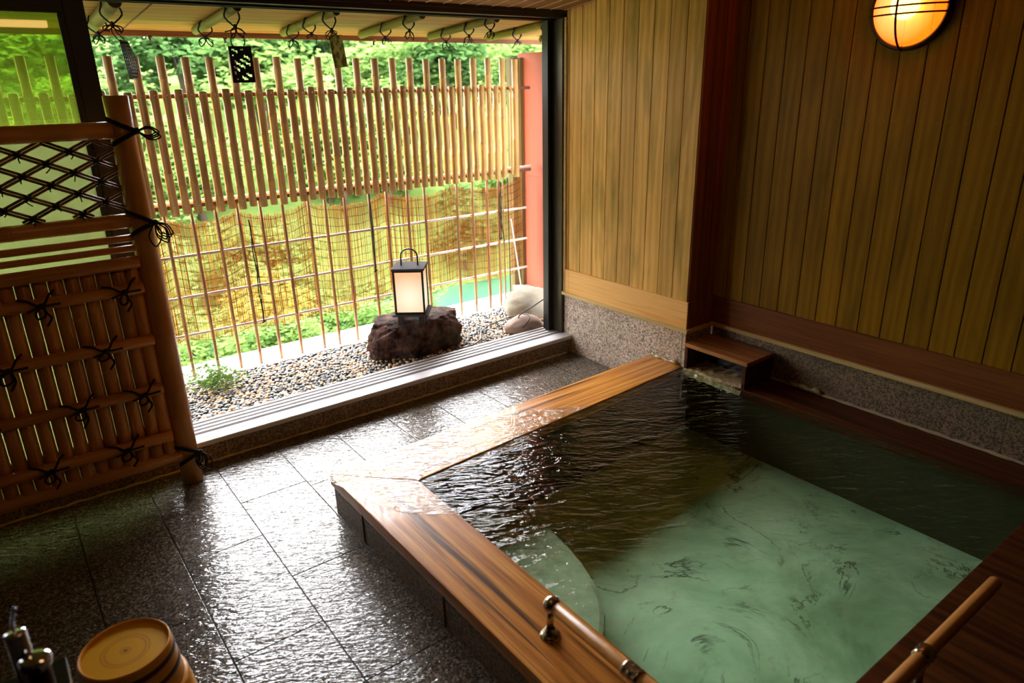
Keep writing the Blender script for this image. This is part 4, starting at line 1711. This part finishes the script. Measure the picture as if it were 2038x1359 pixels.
def lat_line(sign, c, dy):
    # z = sign*slope*x + c, clipped to the lattice window
    xa, xb = -1.26, 0.455
    pts = []
    for z in (LZ0, LZ1):
        x_ = (z - c) / (sign * slope)
        pts.append((x_, z))
    for x_ in (xa, xb):
        pts.append((x_, sign * slope * x_ + c))
    ok = sorted({(round(p[0], 4), round(p[1], 4)) for p in pts if xa - 1e-6 <= p[0] <= xb + 1e-6 and LZ0 - 1e-6 <= p[1] <= LZ1 + 1e-6})
    return (ok[0], ok[-1]) if len(ok) >= 2 and (Vector(ok[0]) - Vector(ok[-1])).length > 0.03 else None


nx0, nz0 = 0.055, 1.385
cnt = 0
for sign, dy in ((1, 0.007), (-1, -0.007)):
    for k in range(-26, 12):
        c = nz0 - sign * slope * nx0 + k * DZ
        sgm = lat_line(sign, c, dy)
        if not sgm:
            continue
        bm = new_bm()
        (xa, za), (xb, zb) = sgm
        for o_ in (-0.0062, 0.0062):
            add_tube(bm, [(xa, SY + dy, za + o_), (xb, SY + dy, zb + o_)], 0.0052, 6)
        part(scr, 'lattice_cane', bm, 'bamboo_lattice')
for a in range(-16, 12):
    for b_ in range(-16, 12):
        x = nx0 + (a + b_) * ux
        z = nz0 + (a - b_) * uz
        if -0.32 < x < 0.44 and LZ0 + 0.01 < z < LZ1 - 0.01:
            rd = random.Random(a * 31 + b_)
            bm = new_bm()
            for s in (-1, 1):
                add_tube(bm, [(x - 0.012 * s, SY - 0.010, z + 0.013), (x, SY - 0.017, z), (x + 0.012 * s, SY - 0.010, z - 0.013)], 0.0038, 5)
            add_tube(bm, [(x - 0.014, SY - 0.012, z), (x, SY - 0.019, z), (x + 0.014, SY - 0.012, z)], 0.0036, 5)
            add_tube(bm, sm([(x, SY - 0.02, z), (x + rd.uniform(-.01, .01), SY - 0.022, z - 0.014), (x + rd.uniform(-.012, .012), SY - 0.02, z - rd.uniform(.018, .032))], 3), 0.0024, 5)
            part(scr, 'lattice_tie', bm, 'rope')


def bow(c, seed, size=1.0):
    """a rope crossed over a rail, with two upper ends, a loop and hanging tails"""
    bm = new_bm()
    rd = random.Random(seed)
    c = Vector(c)
    y = -0.004
    def P(dx, dz, dy=0.0):
        return c + Vector((dx * size, dy + y, dz * size))
    add_tube(bm, sm([P(-0.075, 0.030, 0.03), P(-0.045, 0.026, 0.008), P(-0.02, 0.008), P(0, 0)], 5), 0.0046, 6)
    add_tube(bm, sm([P(0.055, 0.050, 0.03), P(0.035, 0.040, 0.008), P(0.015, 0.012), P(0, 0)], 5), 0.0046, 6)
    add_tube(bm, sm([P(0, 0), P(0.03, 0.0, -0.003), P(0.065, -0.002, 0.004)], 4), 0.0042, 6)
    add_tube(bm, sm([P(0, 0), P(-0.025, -0.008, -0.003), P(-0.05, -0.018, 0.004)], 4), 0.0042, 6)
    lx = rd.uniform(-0.035, -0.012); lz = -rd.uniform(0.035, 0.055)
    add_tube(bm, sm([P(-0.002, -0.004), P(lx * 1.2, lz * 0.5, -0.004), P(lx, lz, -0.004), P(lx * 0.1 + 0.006, lz * 0.85, -0.004), P(0.008, -0.006)], 6), 0.0042, 6)
    tx_ = rd.uniform(0.0, 0.02)
    add_tube(bm, sm([P(0.002, 0), P(0.012, -0.03, -0.004), P(tx_ + 0.008, -0.055, -0.002), P(tx_ - 0.012, -0.085, 0.002)], 5), 0.0046, 6)
    b = bmesh.new()
    bmesh.ops.create_icosphere(b, subdivisions=2, radius=0.012)
    merge(bm, b, 0, Matrix.Translation(P(0, 0)) @ Matrix.Diagonal((1.2, 0.8, 1, 1)))
    return bm


BOWS = [(0.090, 0.950), (0.375, 0.950), (0.265, 0.722), (-0.065, 0.722), (0.135, 0.498), (0.368, 0.498), (0.262, 0.268), (-0.02, 0.268), (-0.2, 0.498)]
for i, (bx, bz) in enumerate(BOWS):
    part(scr, 'rope_bow', bow((bx, SY - 0.068, bz), i + 5, 0.95), 'rope')
# ropes binding rails to the post
for (z, sz, sd_) in ((1.573, 1.1, 1), (1.222, 1.2, 2), (0.165, 1.0, 3)):
    bm = new_bm()
    rd = random.Random(sd_)
    px = 0.497
    k0 = Vector((px + 0.045, SY - 0.045, z - 0.005 if sd_ == 1 else z - 0.012))
    for dz in (-0.006, 0.004):
        add_tube(bm, sm([(px - 0.055, SY - 0.045, z + 0.045 + dz), (px - 0.01, SY - 0.052, z + 0.02 + dz), k0 + Vector((0, 0, dz))], 5), 0.0045, 6)
        add_tube(bm, sm([(px - 0.05, SY - 0.045, z - 0.05 + dz), (px - 0.01, SY - 0.052, z - 0.03 + dz), k0 + Vector((0, 0, dz))], 5), 0.0045, 6)
    add_tube(bm, [(px + 0.05 * math.cos(a), SY + 0.05 * math.sin(a), z - 0.004) for a in [PI * (0.1 + 0.15 * i) for i in range(6)]], 0.004, 6)
    for q in range(5 if sd_ > 1 else 4):
        if sd_ == 1:
            e = Vector((rd.uniform(0.06, 0.085), -0.01, rd.uniform(-0.035, 0.0)))
        else:
            e = Vector((rd.uniform(-0.02, 0.06), -0.015, rd.uniform(-0.10, -0.05)))
        side = Vector((e.z, 0, -e.x)) * 0.25
        add_tube(bm, sm([k0, k0 + e * 0.55 + side, k0 + e, k0 + e * 0.5 - side, k0], 6), 0.0030, 5)
    b = bmesh.new(); bmesh.ops.create_icosphere(b, subdivisions=2, radius=0.013); merge(bm, b, 0, Matrix.Translation(k0))
    part(scr, 'rope_binding', bm, 'rope')

# =================================================================== SUNKEN BATH
# corners measured on the rim: outer (0.909,2.53)-(2.97,2.615); inner (1.175,2.25)-(2.93,2.375)
bath = thing('hot_spring_bath', 'sunken stone bath with broad wet wooden rim filled with green water', 'bath', (1.9, 1.4, 0))
t_ = 0.035
oA, oB = (0.909, 2.530), (2.968, 2.617)
iA, iB = (1.176, 2.252), (2.935, 2.372)
bm = new_bm()
add_prism(bm, [oA, (1.176 - 0.0, 2.252), (2.90, 2.368), (2.968, 2.372), oB], RIM - 0.05, RIM, bevel=0.006)
part(bath, 'rim_board', bm, 'rim_x', 'wet orange rim board nearest the window')
bm = new_bm()
add_prism(bm, [(0.907, 2.526), (0.925, 0.25), (1.160, 0.25), (1.174, 2.248)], RIM - 0.05, RIM - 0.0005, bevel=0.006)
part(bath, 'rim_board', bm, 'rim', 'thick orange-brown rim board along the tiled floor')
bm = new_bm()
add_prism(bm, [(2.945, 2.02), (RX - 0.002, 2.02), (RX - 0.002, -0.2), (3.03, -0.2)], RIM - 0.05, RIM - 0.001, bevel=0.005)
part(bath, 'rim_board', bm, 'rim_shade', 'rim board along the cedar wall, coloured dark for shade')
bm = new_bm()
add_prism(bm, [(1.163, 0.615), (1.160, 0.30), (3.02, 0.30), (3.005, 0.62)], RIM - 0.05, RIM - 0.001, bevel=0.005)
part(bath, 'rim_board', bm, 'rim_shade', 'rim board on the near side, coloured dark for shade')
# granite outside faces
bm = new_bm()
add_prism(bm, [(0.918, 2.520), (0.933, 0.25), (1.15, 0.25), (1.18, 2.27), (2.93, 2.39), (2.968, 2.60)], -0.02, RIM - 0.048, bevel=0.001)
for yv in (2.25, 1.65, 1.05):
    add_box(bm, 0.914 + (2.52 - yv) * 0.0066, 0.925 + (2.52 - yv) * 0.0066, yv, yv + 0.004, 0, RIM - 0.05, mat=1)
part(bath, 'outer_wall', bm, ['granite_kerb', 'dark_grout'])
ZF = -0.22
bm = new_bm()
add_box(bm, 1.15, 1.19, 0.55, 2.26, ZF, RIM - 0.05)
add_prism(bm, [(1.16, 2.262), (3.09, 2.392), (3.09, 2.42), (1.16, 2.30)], ZF, RIM - 0.05)
add_box(bm, 3.03, 3.09, 0.5, 2.38, ZF, RIM - 0.05)
add_box(bm, 1.15, 3.05, 0.55, 0.60, ZF, RIM - 0.05)
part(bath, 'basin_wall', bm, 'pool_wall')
bm = new_bm()
add_box(bm, 1.1, 3.1, 0.5, 2.40, ZF - 0.05, ZF)
part(bath, 'basin_floor', bm, 'pool_floor')
bm = new_bm()
pts = [(1.19, 2.24), (1.19, 1.21), (1.25, 1.255), (1.31, 1.306), (1.38, 1.36), (1.437, 1.415), (1.485, 1.48), (1.52, 1.554), (1.565, 1.68), (1.591, 1.791), (1.615, 1.95), (1.62, 2.08), (1.57, 2.17), (1.50, 2.25)]
add_prism(bm, pts, ZF, -0.06, bevel=0.02)
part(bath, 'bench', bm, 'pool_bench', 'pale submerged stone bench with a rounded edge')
# extra wooden plank edge in the near right corner
bm = new_bm()
add_prism(bm, [(1.50, 0.30), (1.502, 0.612), (1.512, 0.612), (1.51, 0.30)], RIM - 0.01, RIM + 0.001)
part(bath, 'board_joint', bm, 'dark_grout')

# water surface
nx_, ny_ = 60, 60
V, F = [], []
for j in range(ny_ + 1):
    for i in range(nx_ + 1):
        u, v = i / nx_, j / ny_
        x = 1.165 + (2.985 - 1.165) * u
        ytop = 2.262 + (2.385 - 2.262) * (x - 1.176) / (2.935 - 1.176)
        y = 0.60 + (ytop - 0.60) * v
        z = 0.1825 + 0.0018 * noise.noise(Vector((x * 5, y * 9, 0)))
        V.append((x, y, z))
for j in range(ny_):
    for i in range(nx_):
        a = j * (nx_ + 1) + i
        F.append((a, a + 1, a + 2 + nx_, a + 1 + nx_))
o = arrays_obj('bath_water', V, F, 'water', True)
o['kind'] = 'stuff'
o['label'] = 'clear green rippling hot-spring water filling the wooden-rimmed bath'
o['category'] = 'water'

# water spilling over the rim corner: a thin film with a wavy outline
bm = new_bm()
fl = [(0.912, 2.522), (0.914, 2.36), (0.99, 2.12), (1.06, 2.03), (1.12, 1.98), (1.175, 1.98), (1.176, 2.25), (1.55, 2.278), (1.95, 2.306), (2.20, 2.325), (2.12, 2.37), (2.02, 2.43), (1.88, 2.50), (1.60, 2.555), (1.25, 2.540)]
fl = sm([(p[0], p[1], 0) for p in fl], 4, closed=True)
vs = [bm.verts.new((p.x, p.y, RIM + 0.0012)) for p in fl]
f = bm.faces.new(vs)
o = single('overflow_water', bm, 'film', 'thin sheet of bright running water spilling over the rim corner nearest the window', 'water', kind='stuff', loc=(1.1, 2.3, RIM))

# spout box with wooden lid
sp = thing('spout_box', 'small wooden covered spout box in the corner pouring water into the bath', 'spout', (3.05, 2.16, RIM))
bm = new_bm()
add_box(bm, 2.945, 3.185, 1.945, 2.352, 0.318, 0.340, bevel=0.003)
part(sp, 'lid', bm, 'spout_wood', 'red-brown wet wooden lid')
bm = new_bm()
add_box(bm, 2.955, 3.19, 1.955, 1.975, RIM - 0.01, 0.318, bevel=0.002)
part(sp, 'side_panel', bm, 'rim_shade')
bm = new_bm()
add_box(bm, 2.955, 3.19, 2.335, 2.352, RIM - 0.01, 0.318, bevel=0.002)
part(sp, 'side_panel', bm, 'rim_shade')
bm = new_bm()
add_box(bm, 3.12, 3.19, 1.975, 2.335, RIM - 0.01, 0.318)
part(sp, 'back_panel', bm, 'black_stone')
b = bmesh.new()
bmesh.ops.create_grid(b, x_segments=24, y_segments=50, size=0.5)
bm = new_bm()
for v in b.verts:
    x = 2.93 + 0.20 * (v.co.x + 0.5)
    y = 1.965 + 0.385 * (v.co.y + 0.5)
    e = min(1, (x - 2.93) / 0.03)
    v.co = Vector((x - 0.012 * noise.noise(Vector((y * 20, 0, 3))), y, 0.155 + 0.034 * math.sqrt(max(0, e)) + 0.02 * max(0, (x - 2.96)) + 0.007 * noise.fractal(Vector((x * 30, y * 30, 0)), 1, 2, 4)))
for f in b.faces:
    f.smooth = True
merge(bm, b)
part(sp, 'crusted_channel', bm, 'crust', 'mineral-crusted pale stone lip')
# crust on wall foot next to box and pillar
for (pp, lab) in (([(2.962, 2.40 + 0.02 * k, RIM + 0.006 + 0.005 * math.sin(k * 1.3)) for k in range(11)], 'pale mineral crust at the foot of the pillar where it meets the rim'),
                  ([(3.19, 1.66 + 0.02 * k, RIM + 0.008 + 0.012 * abs(math.sin(k * 0.9))) for k in range(10)], 'patch of mineral crust on the granite beside the spout box')):
    bm = new_bm()
    add_tube(bm, pp, [0.010 + 0.006 * abs(math.sin(k * 2.1)) for k in range(len(pp))], 7)
    single('mineral_crust', bm, 'crust', lab, 'mineral crust', loc=pp[0])
# splash drops under the spout
M['drop'] = simple('splash_water', (0.85, 0.88, 0.85), 0.1, var=0.02, Alpha=0.75)
bm = new_bm()
rd = random.Random(6)
for k in range(70):
    yv = rd.choice((rd.uniform(2.30, 2.36), rd.uniform(1.98, 2.10), rd.uniform(1.98, 2.35)))
    c = (2.93 - abs(rd.gauss(0, 0.035)), yv, 0.176 + abs(rd.gauss(0, 0.008)))
    b = bmesh.new(); bmesh.ops.create_icosphere(b, subdivisions=1, radius=rd.uniform(0.0012, 0.0032)); merge(bm, b, 0, Matrix.Translation(c) @ Matrix.Diagonal((1, 1, rd.uniform(.6, 1.6), 1)))
single('splash_drops', bm, 'drop', 'small white splashes where the spout water falls into the bath', 'water', kind='stuff', loc=(2.92, 2.1, 0.176))

# =================================================================== HANDRAILS


def flange_post(par, x, y, z0, z1, ball=False):
    bm = new_bm()
    add_lathe(bm, [(0.0, 0.0), (0.031, 0.0), (0.031, 0.004), (0.026, 0.010), (0.017, 0.013), (0.016, 0.026), (0.012, 0.030)], 28, Matrix.Translation((x, y, z0)), cap=False)
    fb = bm
    bm = new_bm()
    add_lathe(bm, [(0.0105, 0.02), (0.0105, z1 - z0)], 20, Matrix.Translation((x, y, z0)))
    po_ = part(par, 'post', bm, 'steel')
    part(po_, 'flange', fb, 'steel')


hr = thing('handrail', 'short bamboo handrail with steel ball end on the rim board along the tiled floor', 'handrail', (1.045, 0.9, RIM))
bm = new_bm()
cane(bm, (1.045, 1.225, 0.303), (1.045, 0.30, 0.303), 0.0185, 0.5, 5, 20, ridge=1.02)
part(hr, 'rail', bm, 'bamboo_hand' if 'bamboo_hand' in M else 'bamboo_screen_v')
bm = new_bm()
b = bmesh.new(); bmesh.ops.create_uvsphere(b, u_segments=28, v_segments=16, radius=0.026)
for f in b.faces:
    f.smooth = True
merge(bm, b, 0, Matrix.Translation((1.045, 1.243, 0.303)))
part(hr, 'ball_end', bm, 'steel')
flange_post(hr, 1.045, 1.250, RIM, 0.29)
flange_post(hr, 1.045, 0.925, RIM, 0.29)
for yv in (0.925,):
    bm = new_bm()
    Mx = Matrix.Translation((1.045, yv, 0.303)) @ Matrix.Rotation(PI / 2, 4, 'X')
    add_lathe(bm, [(0.0195, -0.028), (0.0225, -0.026), (0.0235, -0.018), (0.0215, -0.012), (0.0235, -0.004), (0.0235, 0.004), (0.0215, 0.012), (0.0235, 0.018), (0.0225, 0.026), (0.0195, 0.028)], 28, Mx)
    part(hr, 'ring', bm, 'steel')
hr2 = thing('handrail', 'bamboo handrail with a brassy ring in the near right corner over the shade-coloured rim', 'handrail', (1.7, 0.5, RIM))
bm = new_bm()
cane(bm, (1.10, 0.50, 0.32), (2.10, 0.50, 0.32), 0.0185, 0.5, 15, 20, ridge=1.02)
part(hr2, 'rail', bm, 'bamboo_screen_h')
bm = new_bm()
Mx = Matrix.Translation((1.655, 0.50, 0.32)) @ Matrix.Rotation(PI / 2, 4, 'Y')
add_lathe(bm, [(0.0195, -0.024), (0.0235, -0.018), (0.0215, -0.008), (0.0240, 0.0), (0.0215, 0.008), (0.0235, 0.018), (0.0195, 0.024)], 28, Mx)
part(hr2, 'ring', bm, 'steel')
flange_post(hr2, 1.655, 0.50, RIM, 0.305)

# =================================================================== WALL LAMP
LX, LY, LZ = 3.185, 1.515, 1.965
R0 = 0.150
M['bulb'] = mat_emit_paper('warm_bulb', (1.0, 0.55, 0.18), 150.0)
M['globe'] = mat_emit_paper('glowing_amber_globe', (1.0, 0.24, 0.07), 4.5, (-0.115, 0.02, 0.0), 0.15, (1.0, 0.075, 0.0025))
gt = M['globe'].node_tree
ge = [n for n in gt.nodes if n.type == 'EMISSION'][0]
gtr = gt.nodes.new('ShaderNodeBsdfTransparent'); gtr.inputs[0].default_value = (1.0, 0.55, 0.18, 1)
gmx = gt.nodes.new('ShaderNodeMixShader'); gmx.inputs[0].default_value = 0.12
gt.links.new(ge.outputs[0], gmx.inputs[1]); gt.links.new(gtr.outputs[0], gmx.inputs[2])
gt.links.new(gmx.outputs[0], [n for n in gt.nodes if n.type == 'OUTPUT_MATERIAL'][0].inputs[0])
lamp = thing('wall_lamp', 'round amber glass wall lamp with dark metal guard bars on the cedar wall', 'lamp', (RX, LY, LZ))
Mx = Matrix.Translation((RX, LY, LZ)) @ Matrix.Rotation(-PI / 2, 4, 'Y')
bm = new_bm()
add_lathe(bm, [(R0 + 0.004, -0.001), (R0 + 0.010, 0.002), (R0 + 0.010, 0.030), (R0 + 0.004, 0.036), (R0 - 0.006, 0.036), (R0 - 0.006, 0.005)], 64, Mx, cap=False)
part(lamp, 'backplate_ring', bm, 'iron')
bm = new_bm()
add_lathe(bm, [(R0 - 0.008, 0.02)] + [((R0 - 0.008) * math.cos(a), 0.03 + 0.075 * math.sin(a)) for a in [PI / 2 * k / 14 for k in range(15)]], 64, Mx, cap=False)
globe_o = part(lamp, 'globe', bm, 'globe')
bm = new_bm()
b = bmesh.new(); bmesh.ops.create_uvsphere(b, u_segments=20, v_segments=12, radius=0.055)
merge(bm, b, 0, Matrix.Translation((RX - 0.05, LY + 0.01, LZ + 0.01)))
part(globe_o, 'bulb', bm, 'bulb')
for off_ in (-0.012, 0.018):
    bm = new_bm()
    hh = math.sqrt((R0 + 0.012) ** 2)
    pts = [(RX - 0.012 - 0.105 * math.sin(a), LY - math.cos(a) * hh, LZ + off_ - 0.012) for a in [PI * k / 24 for k in range(25)]]
    add_tube(bm, pts, 0.0035, 8)
    part(lamp, 'guard_bar', bm, 'iron')
bm = new_bm()
pts = [(RX - 0.012 - 0.101 * math.sin(a), LY + 0.012, LZ - math.cos(a) * (R0 + 0.008)) for a in [PI * k / 24 for k in range(25)]]
add_tube(bm, pts, 0.0045, 8)
part(lamp, 'guard_bar', bm, 'iron')

# ceiling lamp behind the photographer (seen mirrored in the glass door)
M['tube_glow'] = mat_emit_paper('warm_lamp_diffuser', (1.0, 0.52, 0.20), 17.0)
zc = ceil_z(1.15)
cl = thing('ceiling_lamp', 'long warm lamp hung on two rods over the washing place, mirrored in the glass', 'lamp', (0.42, 1.15, zc))
bm = new_bm()
add_box(bm, 0.24, 0.60, 1.10, 1.20, 2.165, 2.195, bevel=0.004)
part(cl, 'housing', bm, 'iron')
bm = new_bm()
add_box(bm, 0.25, 0.59, 1.11, 1.19, 2.125, 2.165, bevel=0.004)
part(cl, 'diffuser', bm, 'tube_glow')
for xr in (0.30, 0.54):
    bm = new_bm()
    add_tube(bm, [(xr, 1.15, 2.19), (xr, 1.15, zc)], 0.004, 8)
    part(cl, 'rod', bm, 'iron')

# =================================================================== BUCKET, STOOL, FAUCET
BX, BY = 0.037, 1.80
bk = thing('wash_bucket', 'amber wash bucket with two dark bands, standing upside down near the faucet', 'bucket', (BX, BY, 0.20))
T0 = Matrix.Translation((BX, BY, 0))
bm = new_bm()
add_lathe(bm, [(0.125, 0.200), (0.1255, 0.205), (0.112, 0.318), (0.1105, 0.326), (0.108, 0.3285), (0.105, 0.3265), (0.1025, 0.3160)], 72, T0, cap=False)
side_o = part(bk, 'side', bm, 'bucket')
bm = new_bm()
pr = [(0.1025, 0.3165), (0.05, 0.3165), (0.0, 0.3165)]
add_lathe(bm, pr, 72, T0, cap=False, smooth=False)
bmesh.ops.recalc_face_normals(bm, faces=bm.faces[:])
for f in bm.faces:
    if f.normal.z < 0:
        f.normal_flip()
part(bk, 'bottom', bm, 'bucket_bottom')
for (z, r) in ((0.296, 0.1150), (0.252, 0.1203)):
    bm = new_bm()
    add_lathe(bm, [(r - 0.001 + 0.0006, z - 0.008), (r + 0.0022, z - 0.006), (r + 0.0012, z + 0.006), (r - 0.0015, z + 0.008)], 72, T0, cap=False)
    part(side_o, 'band', bm, 'bucket_band')
st = thing('bath_stool', 'tapered orange wash stool under the upturned bucket', 'stool', (BX, BY, 0))
bm = new_bm()
add_lathe(bm, [(0.163, 0.0), (0.165, 0.004), (0.136, 0.192), (0.132, 0.1995), (0.0, 0.1995)], 72, T0, cap=False)
part(st, 'body', bm, 'bucket')

# washing counter with chrome mixer
ct = thing('wash_counter', 'black stone washing counter at the left edge carrying the chrome mixer', 'counter', (-0.35, 1.2, 0))
bm = new_bm()
add_box(bm, -0.75, -0.066, 0.95, 1.36, 0.66, 0.70, bevel=0.004)
part(ct, 'top', bm, 'black_stone')
bm = new_bm()
add_box(bm, -0.74, -0.085, 0.97, 1.34, 0.0, 0.66, bevel=0.004)
part(ct, 'body', bm, 'black_stone')
fc = thing('mixer_faucet', 'chrome mixer faucet with round domed knob at the lower left edge', 'faucet', (-0.14, 1.277, 0.70))
bm = new_bm()
add_lathe(bm, [(0.020, 0.0), (0.020, 0.004), (0.0165, 0.008), (0.0165, 0.132), (0.0155, 0.1335), (0.0, 0.1340)], 32, Matrix.Translation((-0.122, 1.295, 0.70)), cap=False)
part(fc, 'body', bm, 'chrome')
bm = new_bm()
add_lathe(bm, [(0.018, 0.0), (0.018, 0.075), (0.0, 0.075)], 32, Matrix.Translation((-0.103, 1.250, 0.70)), cap=False)
valve_o = part(fc, 'valve', bm, 'iron')
bm = new_bm()
add_lathe(bm, [(0.0195, 0.078), (0.0235, 0.084), (0.0245, 0.094), (0.0238, 0.1005), (0.0225, 0.1025), (0.011, 0.1045), (0.0, 0.105)], 40, Matrix.Translation((-0.103, 1.250, 0.70)), cap=True)
part(valve_o, 'knob', bm, 'chrome')
bm = new_bm()
add_tube(bm, [(-0.122, 1.295, 0.770), (-0.103, 1.250, 0.770)], 0.009, 14)
part(fc, 'connector', bm, 'chrome')
bm = new_bm()
add_tube(bm, sm([(-0.122, 1.297, 0.83), (-0.121, 1.302, 0.85), (-0.112, 1.305, 0.875)], 4), 0.003, 8)
part(fc, 'lever', bm, 'chrome')
